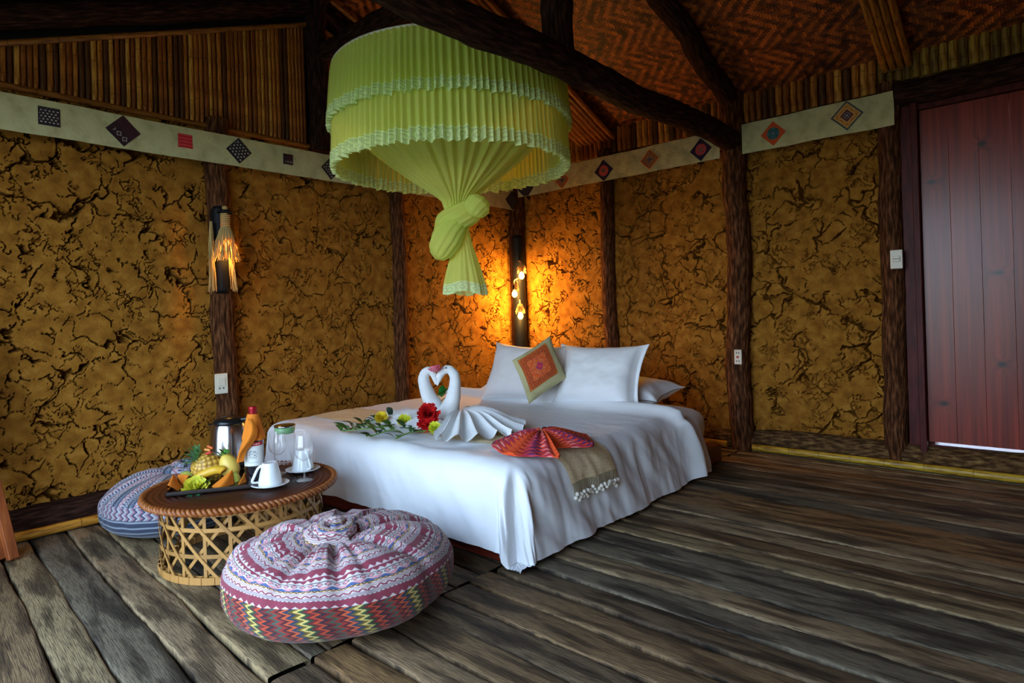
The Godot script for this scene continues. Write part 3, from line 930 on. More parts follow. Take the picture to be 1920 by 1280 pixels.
# ---------------------------------------------------------------- cloth bands with sewn patches
func patch_tex(kind: int, sd: int) -> ImageTexture:
	var r := RandomNumberGenerator.new()
	r.seed = sd
	var nz := noise(sd, 0.3, 1)
	var pal: Array = [
		[rgb(22, 24, 32), rgb(22, 24, 32), rgb(190, 186, 176), rgb(120, 40, 46)],        # 0 black with pale marks
		[rgb(44, 18, 28), rgb(60, 22, 32), rgb(176, 166, 160), rgb(24, 26, 44)],         # 1 dark wine, pale diamonds low down
		[rgb(196, 22, 36), rgb(196, 22, 36), rgb(226, 110, 100), rgb(120, 10, 24)],      # 2 red weave
		[rgb(34, 26, 62), rgb(170, 46, 60), rgb(60, 80, 70), rgb(214, 120, 110)],        # 3 purple with red roundel
		[rgb(226, 150, 62), rgb(150, 50, 44), rgb(226, 176, 96), rgb(40, 40, 70)],       # 4 orange framed square
		[rgb(206, 84, 32), rgb(22, 40, 56), rgb(90, 160, 160), rgb(200, 200, 190)],      # 5 orange with dark roundel
		[rgb(52, 66, 84), rgb(222, 176, 84), rgb(150, 60, 40), rgb(60, 50, 70)],         # 6 grey blue border, yellow frames
		[rgb(24, 26, 34), rgb(44, 70, 74), rgb(110, 40, 50), rgb(70, 90, 96)],           # 7 near black
	][kind]
	return picture(64, 64, func(x, y):
		var mx := absf(x - 31.5)
		var my := absf(y - 31.5)
		var big := maxf(mx, my)
		var rad := Vector2(mx, my).length()
		var k := nz.get_noise_2d(minf(mx, my) * 1.4, big * 1.4)
		match kind:
			0: return pal[2] if fmod(x + (6 if int(y / 10) % 2 else 0), 12.0) < 6.0 and fmod(y, 10.0) < 5.0 and big < 28 and k > -0.5 else (pal[3] if k > 0.55 else pal[0])
			1: return pal[2] if absf(absf(fmod(x * 1.0, 20.0) - 10.0) + absf(y - 46) - 7.0) < 1.6 and x > 12 else (pal[1] if y < 30 else pal[0])
			2: return pal[2] if int(y) % 16 < 8 and k > 0.1 else (pal[3] if int(y) % 8 == 0 else pal[0])
			3: return (pal[3] if k > 0.25 else (pal[2] if rad < 9 else pal[1])) if rad < 22 else pal[0]
			4, 6:
				if big > 28: return pal[0]
				if big > 24: return pal[1] if kind == 4 else pal[1].lerp(pal[0], 0.2)
				if big > 17: return pal[2] if kind == 4 and k > -0.1 else (pal[1] if kind == 6 and k > -0.1 else pal[3] if kind == 4 else pal[2])
				if big > 14: return pal[1] if kind == 4 else pal[1]
				return (rgb(190, 180, 170) if k > 0.3 else pal[3]) if rad < 10 else (pal[2] if k > 0.0 else pal[3])
			5: return (pal[2] if k > 0.1 else (pal[3] if rad < 6 and k > -0.2 else pal[1])) if rad < 22 else pal[0]
		return pal[1] if k > 0.2 and big < 26 else (pal[2] if k < -0.4 and big < 26 else pal[0]))

func band(called_label: String, o: Vector3, ud: Vector3, nd: Vector3, length: float, yb: float, yt: float, sd: int, list: Array) -> void:
	var t := thing("cloth_band", o + Vector3(0, yb, 0), called_label, "cloth band")
	var nz := noise(sd, 1.0, 3)
	var surf := func(s: float, h: float) -> Vector3:
		return o + ud * s + Vector3.UP * (yb + h + 0.004 * nz.get_noise_2d(s * 2.0, 3.0)) + nd * (0.004 * nz.get_noise_2d(s * 5.0, h * 6.0) + 0.003 * nz.get_noise_2d(s * 18.0, h * 12.0) + 0.012)
	var hh := yt - yb
	var mb := Mb.new()
	mb.grid(int(length / 0.02), 10, func(s, v): return surf.call(s * length, v * hh))
	mb.grid(int(length / 0.02), 10, func(s, v): return surf.call(s * length, v * hh) - nd * 0.003, false, false, 1, 1, true)
	put(mb, "cloth", M.linen, t)
	for q in list:      # [place along, height of middle, half diagonal, square to the band?, kind]
		mb = Mb.new()
		var half: float = q[2]
		var ang: float = 0.0 if q[3] else PI / 4.0
		mb.grid(8, 8, func(s, v):
			var p := Vector2(s * 2.0 - 1.0, v * 2.0 - 1.0) * half * 0.7071
			p = p.rotated(ang)
			return surf.call(q[0] + p.x, clampf(q[1] - p.y, 0.002, hh - 0.002)) + nd * 0.0025, false, false, 1, 1)
		put(mb, "sewn_patch", mat(Color.WHITE, 0.9, {albedo_texture = patch_tex(q[4], sd * 10 + int(q[0] * 100.0))}), t)

func build_bands() -> void:
	# left wall: the band hangs in front of the posts
	var px := 0.100
	var yb := on_x(320, 292, px + 0.012).y
	var yt := on_x(320, 233, px + 0.012).y
	var lp := []
	for q in [[92, 219, 0.060, true, 0], [231, 245, 0.078, false, 1], [347, 264, 0.052, true, 2], [448, 283, 0.074, false, 0], [540, 299, 0.045, true, 1], [620, 316, 0.072, false, 0], [960, 376, 0.085, false, 7]]:
		var p := on_x(q[0], q[1], px + 0.012)
		lp.append([4.2 - p.z, p.y - yb, q[2], q[3], q[4]])
	band("long pale cloth band with black and red patches under the bamboo gable", Vector3(px, 0, 4.2), Vector3(0, 0, -1), Vector3(1, 0, 0), 4.05, yb, yt, 7, lp)
	var pz := 0.085
	yb = on_z(1200, 326, pz + 0.012).y
	yt = on_z(1200, 278, pz + 0.012).y
	var rp := []
	for q in [[986, 354, 0.085, 7], [1054, 338, 0.074, 4], [1132, 320, 0.085, 3], [1218, 299, 0.078, 4], [1314, 281, 0.080, 3]]:
		var p := on_z(q[0], q[1], pz + 0.012)
		rp.append([p.x - 0.12, p.y - yb, q[2], false, q[3]])
	band("pale cloth band with purple and orange diamonds behind the tie beam", Vector3(0.12, 0, pz), Vector3(1, 0, 0), Vector3(0, 0, 1), 1.79, yb, yt, 8, rp)
	rp = []
	yb = on_z(1500, 268, pz + 0.012).y
	yt = on_z(1500, 209, pz + 0.012).y
	var xe := on_z(1676, 200, pz + 0.012).x
	for q in [[1450, 250, 0.078, 5], [1588, 217, 0.088, 6]]:
		var p := on_z(q[0], q[1], pz + 0.012)
		rp.append([p.x - 2.06, p.y - yb, q[2], false, q[3]])
	band("short pale cloth band with two diamond patches beside the door", Vector3(2.06, 0, pz), Vector3(1, 0, 0), Vector3(0, 0, 1), xe - 2.06, yb, yt, 9, rp)

# ---------------------------------------------------------------- bed
const BX0 := 0.27
const BX1 := 1.985
const BZ1 := 2.375
const BR := 0.075
const BTOP := 0.378
var dn: FastNoiseLite
func fall(o: float) -> Vector2:       # overhang along the cloth -> (outwards, down)
	if o <= 0.0: return Vector2.ZERO
	var q := BR * PI / 2.0
	if o < q: return Vector2(BR * sin(o / BR), BR * (1.0 - cos(o / BR)))
	return Vector2(BR + (o - q) * 0.10, BR + (o - q) * 0.995)
func duvet(s: float, t: float, lift := 0.0) -> Vector3:
	# s across the bed, t along it, both in metres on the cloth; beyond the edges the cloth falls
	var ox := maxf(0.0, s - BX1)
	var ol := maxf(0.0, BX0 - s)
	var oz := maxf(0.0, t - BZ1)
	var x := clampf(s, BX0, BX1)
	var z := minf(t, BZ1)
	var y := BTOP
	var out := Vector3.UP
	# soft top
	y += 0.010 * dn.get_noise_2d(s * 1.3, t * 1.3) + 0.004 * dn.get_noise_2d(s * 4.0, t * 7.0)
	var head := 1.10 - 0.05 * (1.0 - smoothstep(0.2, 1.6, s)) - 0.16 * smoothstep(0.0, 0.35, ox)
	var roll := 0.052 * exp(-pow((t - head - 0.03) / 0.050, 2.0)) - 0.028 * (1.0 - smoothstep(head - 0.14, head - 0.02, t))
	var r := Vector2(ox, oz).length()
	if ol > 0.0:
		var f := fall(ol)
		x -= f.x + 0.01 * dn.get_noise_2d(t * 6.0, 9.0) * minf(1.0, ol * 5.0)
		y -= f.y
		out = Vector3(-1, 0, 0)
		if oz > 0.0:
			var f2 := fall(oz)
			z += f2.x
			y = minf(y, BTOP - f2.y)
	elif r > 0.0:
		var d := Vector2(ox, oz) / r
		var f := fall(r)
		x += d.x * f.x
		z += d.y * f.x
		y -= f.y
		out = Vector3(d.x, 0.25, d.y).normalized()
		var k := smoothstep(0.02, 0.14, r)
		var a := atan2(d.y, d.x)
		# hanging folds: deepest at the hem
		var alongedge := t if oz <= 0.0 else (BZ1 + 0.5 * a + (s if ox <= 0.0 else BX1) * -1.0 + BX1)
		var fold := 0.0
		if ox > 0.0 or oz > 0.0:
			var lean := alongedge * 2.6 + r * 2.6
			fold = 0.022 * dn.get_noise_2d(lean, r * 0.5 + 4.0) + 0.012 * dn.get_noise_2d(alongedge * 6.5 + r * 1.5, r * 0.7 + 11.0) + 0.0025 * dn.get_noise_2d(alongedge * 16.0 + r * 12.0, r * 5.0)
			if ox > 0.0 and oz > 0.0:
				fold += 0.034 * cos(a * 5.0 - 0.4) * sin(2.0 * a)
			elif oz > 0.0:
				fold *= 0.5
		var p := Vector3(x, y, z) + Vector3(out.x, 0, out.z) * (fold * k + 0.01 * k)
		x = p.x; y = p.y; z = p.z
	y += roll if r < 0.06 else roll * 0.35
	if ox > 0.0: x += roll * 0.9 * smoothstep(0.0, 0.1, ox)
	var q := Vector3(x, y, z)
	if q.y < 0.012:
		var deep := 0.012 - q.y
		q += Vector3(out.x, 0, out.z) * deep * 0.55
		q.y = 0.012 + 0.008 * absf(dn.get_noise_2d(s * 20.0, t * 20.0))
	return q + out * lift

func pillow(parent: Node3D, o: Vector3, b: Basis, w: float, h: float, th: float, m: Material, flange := 0.0, sd := 1) -> void:
	var nz := noise(sd, 1.0, 3)
	for side in [1.0, -1.0]:
		var mb := Mb.new()
		mb.grid(40, 32, func(s, t):
			var u: float = s * 2.0 - 1.0
			var v: float = t * 2.0 - 1.0
			var x := w * 0.5 * u * (1.0 - 0.12 * (1.0 - v * v))
			var y := h * 0.5 * v * (1.0 - 0.14 * (1.0 - u * u))
			var fu := minf(1.0, absf(u) / (1.0 - flange))
			var body := pow(maxf(0.0, (1.0 - fu * fu * fu * fu) * (1.0 - v * v * v * v)), 0.55)
			var wr := 0.010 * nz.get_noise_2d(u * 2.0 + v * 0.8, v * 1.6 - u) * (1.0 - body * 0.3) * (0.3 + body)
			return o + b * Vector3(x, y, side * (th * 0.5 * body * (1.0 - 0.15 * v) + 0.002) + wr), false, false, 1, 1, side > 0.0)
		put(mb, "pillow_front" if side > 0.0 else "pillow_back", m, parent)

func build_bed() -> void:
	dn = noise(301, 1.0, 3)
	var t := thing("platform_bed", Vector3(1.1, 0, 1.4), "low double bed with a red wooden base and a white mattress", "bed")
	var mb := Mb.new()
	mb.box(Vector3(1.115, 0.052, 1.45), Vector3(1.80, 0.104, 1.97), 0.006)
	put(mb, "bed_base", M.bed_wood, t)
	mb = Mb.new()
	# mattress: rounded block
	mb.grid(64, 14, func(s, q):
		var a: float = TAU * s
		var pw := 0.16
		var cx: float = signf(cos(a)) * pow(absf(cos(a)), pw)
		var cz: float = signf(sin(a)) * pow(absf(sin(a)), pw)
		var e: float = q * PI - PI / 2.0
		var ce := pow(maxf(0.0, cos(e)), 0.22)
		var se: float = signf(sin(e)) * pow(absf(sin(e)), 0.6)
		return Vector3(1.105 + 0.885 * cx * ce, 0.232 + 0.126 * se, 1.445 + 0.945 * cz * ce), true)
	put(mb, "mattress", M.sheet, t)
	# duvet
	var d := thing("duvet", Vector3(1.1, 0.37, 1.7), "white duvet spread over the bed and hanging down its side", "duvet")
	mb = Mb.new()
	var s0 := BX0 - 0.36
	var s1 := BX1 + 0.405
	var t0 := 0.92
	var t1 := BZ1 + 0.345
	mb.grid(230, 200, func(a, q):
		var s: float = lerpf(s0, s1, a)
		var tt: float = lerpf(t0 - 0.14 * smoothstep(BX1 - 0.1, BX1 + 0.35, s), t1 + 0.02 * smoothstep(1.0, 1.9, s), q)
		return duvet(s, tt))
	put(mb, "cover", M.sheet, d)
	# pillows
	var pl := thing("pillow", Vector3(0.96, 0.385, 1.2), "white pillow leaning behind the embroidered cushion", "pillow", "white pillows on the bed")
	var bs := Basis(Vector3.UP, deg_to_rad(4.0)) * Basis(Vector3.RIGHT, deg_to_rad(-24.0))
	pillow(pl, Vector3(0.975, 0.555, 1.085), bs * Basis(Vector3.BACK, deg_to_rad(-2.0)), 0.62, 0.41, 0.20, M.sheet, 0.03, 3)
	pl = thing("pillow", Vector3(1.5, 0.385, 1.13), "white pillow with a flat hem leaning beside the cushion", "pillow", "white pillows on the bed")
	bs = Basis(Vector3.UP, deg_to_rad(6.0)) * Basis(Vector3.RIGHT, deg_to_rad(-24.0))
	pillow(pl, Vector3(1.50, 0.555, 1.03), bs * Basis(Vector3.BACK, deg_to_rad(0.0)), 0.60, 0.41, 0.20, M.sheet, 0.10, 4)
	pl = thing("pillow", Vector3(1.6, 0.36, 0.75), "white pillow lying flat behind the pillow with a flat hem", "pillow", "white pillows on the bed")
	pillow(pl, Vector3(1.51, 0.435, 0.77), Basis(Vector3.UP, deg_to_rad(2.0)) * Basis(Vector3.RIGHT, deg_to_rad(-84.0)), 0.66, 0.40, 0.16, M.sheet, 0.03, 5)
	pl = thing("pillow", Vector3(0.8, 0.36, 0.75), "white pillow lying flat behind the pillow and the cushion", "pillow", "white pillows on the bed")
	pillow(pl, Vector3(0.80, 0.435, 0.80), Basis(Vector3.RIGHT, deg_to_rad(-84.0)), 0.66, 0.40, 0.16, M.sheet, 0.03, 6)
	# cushion standing on its corner
	var cu := thing("cushion", on_y(988, 753, 0.385), "cream cushion with an orange embroidered square standing on its corner", "cushion")
	var dp := 3.70
	var cc := at_depth(1012, 692, dp)
	var e1 := at_depth(1063, 720, dp + 0.03) - at_depth(960, 687, dp - 0.03)
	var e2 := at_depth(1028, 627, dp + 0.10) - at_depth(989, 755, dp - 0.08)
	var ax := (e1 - e2).normalized()
	var ay := (e1 + e2).normalized()
	var az := ax.cross(ay).normalized()
	if az.dot(CAM - cc) < 0.0: az = -az
	var la := (e1 - e2).length() * 0.5
	var lb := (e1 + e2).length() * 0.5
	var face := func(u: float, v: float, side: float) -> Vector3:
		var body := pow(maxf(0.0, (1.0 - u * u) * (1.0 - v * v)), 0.5)
		return cc + ax * u * la * 0.5 * (1.0 - 0.05 * (1.0 - v * v)) + ay * v * lb * 0.5 * (1.0 - 0.05 * (1.0 - u * u)) + az * side * (0.055 * body + 0.001)
	for side in [1.0, -1.0]:
		mb = Mb.new()
		mb.grid(28, 28, func(s, q): return face.call(s * 2.0 - 1.0, q * 2.0 - 1.0, side), false, false, 1, 1, side > 0.0)
		put(mb, "cushion_cover", M.linen, cu)
	mb = Mb.new()
	mb.grid(20, 20, func(s, q): return face.call(lerpf(-0.86, 0.62, s), lerpf(-0.86, 0.62, q), 1.0) + az * 0.003)
	put(mb, "embroidered_square", M.embroidery, cu, "orange embroidered square")
	# runner across the foot of the bed with a fringe of cotton balls
	var ru := thing("bed_runner", Vector3(1.9, 0.385, 2.0), "beige woven runner across the bed with a fringe of white balls", "runner")
	mb = Mb.new()
	var zr := func(s: float, w: float) -> float: return lerpf(2.215, 1.90, w) - 0.10 * smoothstep(1.9, 2.2, s)
	mb.grid(150, 26, func(a, w):
		var s: float = lerpf(0.0, BX1 + 0.185, a)
		return duvet(s, zr.call(s, w), 0.006 + 0.003 * dn.get_noise_2d(s * 3.0, w * 12.0 + 40.0)), false, false, 2.0, 0.4, true)
	put(mb, "cloth", M.runner, ru)
	for k in 30:
		var w := (k + 0.5) / 30.0
		var ln := rng.randf_range(0.045, 0.075)
		mb = Mb.new()
		for st in 3:
			var path := PackedVector3Array()
			var rad := PackedFloat32Array()
			for q in 5:
				var s := BX1 + 0.180 + ln * q / 4.0
				path.append(duvet(s, zr.call(s, w + (st - 1) * 0.009 * (1.0 - q / 4.0)), 0.008))
				rad.append(0.0016)
			mb.tube(path, rad, 4)
		var cord := put(mb, "fringe_cord", M.runner, ru)
		mb = Mb.new()
		var c := duvet(BX1 + 0.180 + ln, zr.call(BX1 + 0.2, w), 0.014)
		mb.grid(8, 6, func(s, q):
			var e: float = q * PI
			return c + Vector3(sin(e) * cos(TAU * s), -cos(e), sin(e) * sin(TAU * s)) * 0.0095, true)
		put(mb, "cotton_ball", M.cotton_ball, cord)
	build_swans()
	build_scarf()
	build_flowers()

func smooth_line(pts: Array, n: int) -> PackedVector3Array:
	var cv := Curve3D.new()
	for k in pts.size():
		var a: Vector3 = pts[maxi(k - 1, 0)]
		var b: Vector3 = pts[mini(k + 1, pts.size() - 1)]
		var tg := (b - a) / 6.0
		cv.add_point(pts[k], -tg, tg)
	var out := PackedVector3Array()
	for k in n + 1:
		var f := float(k) / n * (pts.size() - 1)
		var i := mini(int(f), pts.size() - 2)
		out.append(cv.sample(i, f - i))
	return out

func neck(list: Array, dep: float, parent: Node3D, called: String) -> void:
	var pts := []
	var rr := []
	for q in list:
		pts.append(at_depth(q[0], q[1], dep + q[3]))
		rr.append(q[2])
	var n := 48
	var path := smooth_line(pts, n)
	var rad := PackedFloat32Array()
	for k in n + 1:
		var f := float(k) / n * (rr.size() - 1)
		var i := mini(int(f), rr.size() - 2)
		rad.append(lerpf(rr[i], rr[i + 1], smoothstep(0.0, 1.0, f - i)))
	var mb := Mb.new()
	mb.tube(path, rad, 18)
	put(mb, called, M.towel, parent)

func fan(parent: Node3D, apex: Vector3, edge: Array, pleats: float, amp: float, hump: float, called: String) -> void:
	var line := smooth_line(edge, 200)
	var mb := Mb.new()
	mb.grid(200, 26, func(s, t):
		var e: Vector3 = line[int(round(s * 200.0))]
		var p := apex.lerp(e, t)
		var wv := sin(s * pleats * TAU + 1.5 * sin(s * 9.0))
		var side := line[mini(200, int(s * 200.0) + 2)] - line[maxi(0, int(s * 200.0) - 2)]
		p += side.normalized() * 0.2 * amp * cos(s * pleats * TAU) * t
		p.y = lerpf(apex.y, e.y, smoothstep(0.0, 1.0, t * 1.05)) + hump * sin(PI * t) + amp * (0.5 + 0.5 * wv) * smoothstep(0.05, 0.6, t)
		return p, false, false, 1, 1)
	put(mb, called, M.towel, parent)

func build_swans() -> void:
	var yb := 0.392
	var sw := thing("towel_swan", on_y(838, 806, yb), "white towel folded as a swan with a pleated fan tail beside the red flower", "towel swan", "towel swans on the bed")
	neck([[826, 812, 0.045, -0.06], [833, 797, 0.080, -0.02], [842, 770, 0.052, 0.0], [849, 748, 0.039, 0.0], [853, 722, 0.030, 0.0], [852, 704, 0.026, 0.0], [843, 693, 0.023, 0.0], [831, 695, 0.021, 0.0], [824, 706, 0.017, 0.0], [820, 722, 0.005, 0.0]], 3.16, sw, "neck")
	fan(sw, on_y(868, 798, yb) + Vector3(0, 0.085, 0), [on_y(812, 822, yb), on_y(826, 827, yb), on_y(863, 829, yb), on_y(901, 826, yb), on_y(937, 820, yb), on_y(966, 818, yb), on_y(987, 805, yb), on_y(976, 793, yb), on_y(946, 786, yb), on_y(897, 783, yb)], 10.0, 0.034, 0.016, "fan_tail")
	var eye := Mb.new()
	var ep := at_depth(836.5, 689.5, 3.137)
	eye.grid(8, 6, func(s, q): return ep + Vector3(sin(q * PI) * cos(TAU * s), cos(q * PI), sin(q * PI) * sin(TAU * s)) * 0.004, true)
	put(eye, "eye", M.black_plastic, sw)
	sw = thing("towel_swan", on_y(806, 800, yb), "white towel folded as a swan with a pink bud at its head", "towel swan", "towel swans on the bed")
	neck([[828, 806, 0.045, 0.08], [822, 780, 0.058, 0.06], [813, 758, 0.046, 0.04], [804, 742, 0.038, 0.02], [795, 716, 0.030, 0.0], [796, 702, 0.026, 0.0], [803, 695, 0.022, 0.0], [810, 698, 0.019, 0.0], [815, 708, 0.014, 0.0], [817, 720, 0.005, 0.0]], 3.16, sw, "neck")
	fan(sw, on_y(800, 796, yb) + Vector3(0, 0.06, 0), [on_y(790, 812, yb), on_y(740, 812, yb), on_y(704, 803, yb), on_y(686, 792, yb), on_y(702, 780, yb), on_y(728, 772, yb), on_y(762, 768, yb), on_y(800, 768, yb)], 7.0, 0.018, 0.0, "fan_tail")

func build_scarf() -> void:
	var yb := 0.394
	var sc := thing("knotted_scarf", on_y(1018, 822, yb), "red and orange knitted scarf tied in the middle on the runner", "scarf")
	var fan2 := func(apex: Vector3, edge: Array, called: String) -> void:
		var line := smooth_line(edge, 90)
		var mb := Mb.new()
		mb.grid(90, 16, func(s, t):
			var p: Vector3 = apex.lerp(line[int(round(s * 90.0))], t)
			p.y = lerpf(apex.y, yb, smoothstep(0.0, 1.0, t)) + 0.010 * (0.5 + 0.5 * sin(s * TAU * 7.0)) + 0.016 * sin(PI * minf(1.0, t * 1.0))
			return p, false, false, 1, 1)
		mb.grid(90, 2, func(s, t):
			var p: Vector3 = line[int(round(s * 90.0))]
			p.y = yb + (0.010 * (0.5 + 0.5 * sin(s * TAU * 7.0))) * (1.0 - t) - 0.004 * t
			return p, false, false, 1, 0.1)
		put(mb, called, M.scarf, sc)
	var ap := on_y(1015, 830, yb) + Vector3(0, 0.045, 0)
	fan2.call(ap, [on_y(985, 822, yb), on_y(945, 827, yb), on_y(922, 832, yb), on_y(938, 847, yb), on_y(965, 853, yb), on_y(1000, 854, yb), on_y(1030, 855, yb), on_y(1049, 856, yb), on_y(1046, 846, yb)], "fan_end")
	fan2.call(ap, [on_y(1000, 819, yb), on_y(1020, 815, yb), on_y(1050, 811, yb), on_y(1085, 813, yb), on_y(1104, 820, yb), on_y(1113, 835, yb), on_y(1080, 837, yb), on_y(1045, 838, yb), on_y(1030, 838, yb)], "fan_end")
	var mb := Mb.new()
	var path := PackedVector3Array()
	var rad := PackedFloat32Array()
	var ax := (on_y(1025, 826, yb) - on_y(1010, 834, yb)).normalized()
	var sd := ax.cross(Vector3.UP).normalized()
	for k in 25:
		var a := TAU * 2.0 * k / 24.0
		path.append(ap + Vector3(0, -0.012, 0) + sd * cos(a) * 0.024 + Vector3.UP * sin(a) * 0.02 + ax * (k / 24.0 - 0.5) * 0.02)
		rad.append(0.005)
	mb.tube(path, rad, 6)
	put(mb, "knot_cord", M.rope, sc)

# ---------------------------------------------------------------- flowers
func blossom(parent: Node3D, o: Vector3, up: Vector3, r: float, layers: int, per: int, ca: Color, cb: Color, called := "petals", cup := 0.6) -> void:
	var mb := Mb.new()
	var x := up.cross(Vector3(0.3, 0.9, 0.2)).normalized()
	var y := up.cross(x)
	for l in layers:
		var f := float(l) / maxf(1.0, layers - 1.0)
		for k in per:
			var a := TAU * (k + 0.5 * (l % 2) + rng.randf_range(-0.2, 0.2)) / per
			var d := x * cos(a) + y * sin(a)
			var sdv := -x * sin(a) + y * cos(a)
			var lean := lerpf(0.15, 1.25, f * cup + (1.0 - cup) * f * f) + rng.randf_range(-0.12, 0.12)
			var ln := r * lerpf(1.0, 0.62, f) * rng.randf_range(0.88, 1.08)
			var wd := ln * 0.24 * 8.0 / per * 1.6
			mb.col = lin(ca.lerp(cb, rng.randf()))
			mb.grid(2, 3, func(s, t):
				var bend: float = lean + t * 0.35
				var w: float = wd * (0.45 + 1.1 * t - 0.9 * t * t)
				return o + d * cos(bend) * ln * t + up * sin(bend) * ln * t + sdv * (s - 0.5) * 2.0 * w + up * 0.10 * wd * absf(s - 0.5), false, false)
	put(mb, called, M.petal, parent)

func leaf(parent: Node3D, o: Vector3, tip: Vector3, w: float, col: Color) -> void:
	var mb := Mb.new()
	mb.col = lin(col)
	var d := tip - o
	var sd := d.cross(Vector3.UP).normalized()
	var up := sd.cross(d).normalized()
	mb.grid(4, 6, func(s, t):
		var q: float = s * 2.0 - 1.0
		var ww := w * pow(sin(PI * clampf(t * 0.96 + 0.02, 0.0, 1.0)), 0.8)
		return o + d * t + sd * q * ww + up * (0.18 * ww * absf(q) + 0.10 * d.length() * sin(PI * t)))
	put(mb, "leaf", M.leaf, parent)

func build_flowers() -> void:
	var yb := 0.395
	var toc := func(p: Vector3, lift: float) -> Vector3: return ((CAM - p).normalized() + Vector3.UP * lift).normalized()
	var p := at_depth(803, 777, 3.02)
	var f := thing("red_flower", Vector3(p.x, yb, p.z), "big ruffled red flower lying against the swan necks", "flower")
	blossom(f, p, toc.call(p, 0.2), 0.064, 6, 15, rgb(222, 24, 22), rgb(178, 8, 14), "petals", 0.9)
	p = on_y(797, 806, yb) + Vector3(0, 0.028, 0)
	f = thing("red_flower", Vector3(p.x, yb, p.z), "small red flower under the big red one", "flower")
	blossom(f, p, toc.call(p, 0.1), 0.045, 4, 11, rgb(226, 30, 26), rgb(190, 10, 14), "petals", 0.7)
	var ys := [[715, 794, 0.040, "deep yellow flower on the bed nearest the foliage tips", rgb(240, 200, 20), rgb(226, 214, 60)], [759, 802, 0.042, "yellow green flower on the bed beside the small red flower", rgb(226, 222, 40), rgb(196, 204, 50)], [815, 815, 0.036, "yellow flower lying before the fan tail of the swan", rgb(232, 232, 50), rgb(206, 214, 70)]]
	for q in ys:
		p = on_y(q[0], q[1], yb) + Vector3(0, 0.026, 0)
		f = thing("yellow_flower", Vector3(p.x, yb, p.z), q[3], "flower", "yellow flowers on the bed")
		blossom(f, p, toc.call(p, 0.5), q[2], 5, 14, q[4], q[5], "petals", 0.8)
	# pink bud on the swans' heads
	p = at_depth(818, 693, 3.13)
	f = thing("pink_bud", p, "pink flower bud resting on the heads of the towel swans", "flower")
	blossom(f, p + Vector3(0, -0.012, 0), Vector3(-0.2, 1.0, 0.1).normalized(), 0.046, 4, 8, rgb(244, 140, 160), rgb(232, 96, 124), "petals", 1.2)
	# sprigs of leaves
	var green := [rgb(34, 74, 36), rgb(24, 54, 32), rgb(52, 98, 44), rgb(84, 130, 58)]
	var sprigs := [
		[[642, 808], [700, 806], [745, 800], "leafy sprig with the tip pointing at the bed foot", 12],
		[[668, 800], [705, 790], [735, 788], "dark leafy sprig behind the deep yellow flower", 9],
		[[695, 818], [735, 810], [780, 806], "leafy sprig lying before the yellow green flower", 10],
		[[742, 822], [770, 815], [800, 811], "pale stemmed sprig lying in front of the small red flower", 6],
		[[650, 806], [676, 802], [700, 799], "thin sprig with tiny leaves at the end of the bouquet", 7]]
	for q in sprigs:
		var a := on_y(q[0][0], q[0][1], yb)
		var b := on_y(q[1][0], q[1][1], yb)
		var c := on_y(q[2][0], q[2][1], yb)
		f = thing("leaf_sprig", b, q[3], "sprig", "sprigs of leaves on the bed")
		var line := smooth_line([a, b + Vector3(0, 0.012, 0), c + Vector3(0, 0.01, 0)], 16)
		var mb := Mb.new()
		mb.col = lin(rgb(120, 160, 80))
		var rad := PackedFloat32Array()
		for k in 17: rad.append(0.0035)
		mb.tube(line, rad, 6)
		put(mb, "stem", M.leaf, f)
		for k in q[4]:
			var at: Vector3 = line[int(float(k) / q[4] * 16.0)]
			var d := (c - a).normalized().rotated(Vector3.UP, rng.randf_range(0.4, 1.3) * (1.0 if k % 2 else -1.0)) * -1.0
			var ln := rng.randf_range(0.05, 0.085) if q[4] != 7 else 0.03
			leaf(f, at, at + d * ln + Vector3.UP * rng.randf_range(0.005, 0.04), ln * 0.24, green[rng.randi() % 4])
	p = at_depth(836, 745, 3.22)
	f = thing("leaf_sprig", on_y(826, 775, yb), "green leaves standing inside the heart of the swan necks", "sprig", "")
	var mb2 := Mb.new()
	mb2.col = lin(rgb(70, 110, 60))
	mb2.tube(smooth_line([at_depth(824, 778, 3.24), at_depth(825, 755, 3.22), p], 8), PackedFloat32Array([0.003, 0.003, 0.003, 0.003, 0.003, 0.003, 0.002, 0.002, 0.002]), 6)
	put(mb2, "stem", M.leaf, f)
	for q in [[828, 735], [841, 727], [822, 740], [830, 722], [838, 736]]:
		leaf(f, at_depth(828, 744, 3.20), at_depth(q[0], q[1], 3.15), 0.017, rgb(44, 124, 52))
	leaf(f, at_depth(826, 764, 3.23), at_depth(816, 758, 3.2), 0.007, green[1])
	leaf(f, at_depth(826, 766, 3.23), at_depth(828, 776, 3.2), 0.009, green[1])
	# one upright leaf
	f = thing("big_leaf", on_y(730, 785, yb), "single round dark green leaf standing behind the yellow flower", "leaf")
	leaf(f, on_y(733, 786, yb), at_depth(728, 763, 3.20), 0.017, rgb(30, 70, 46))

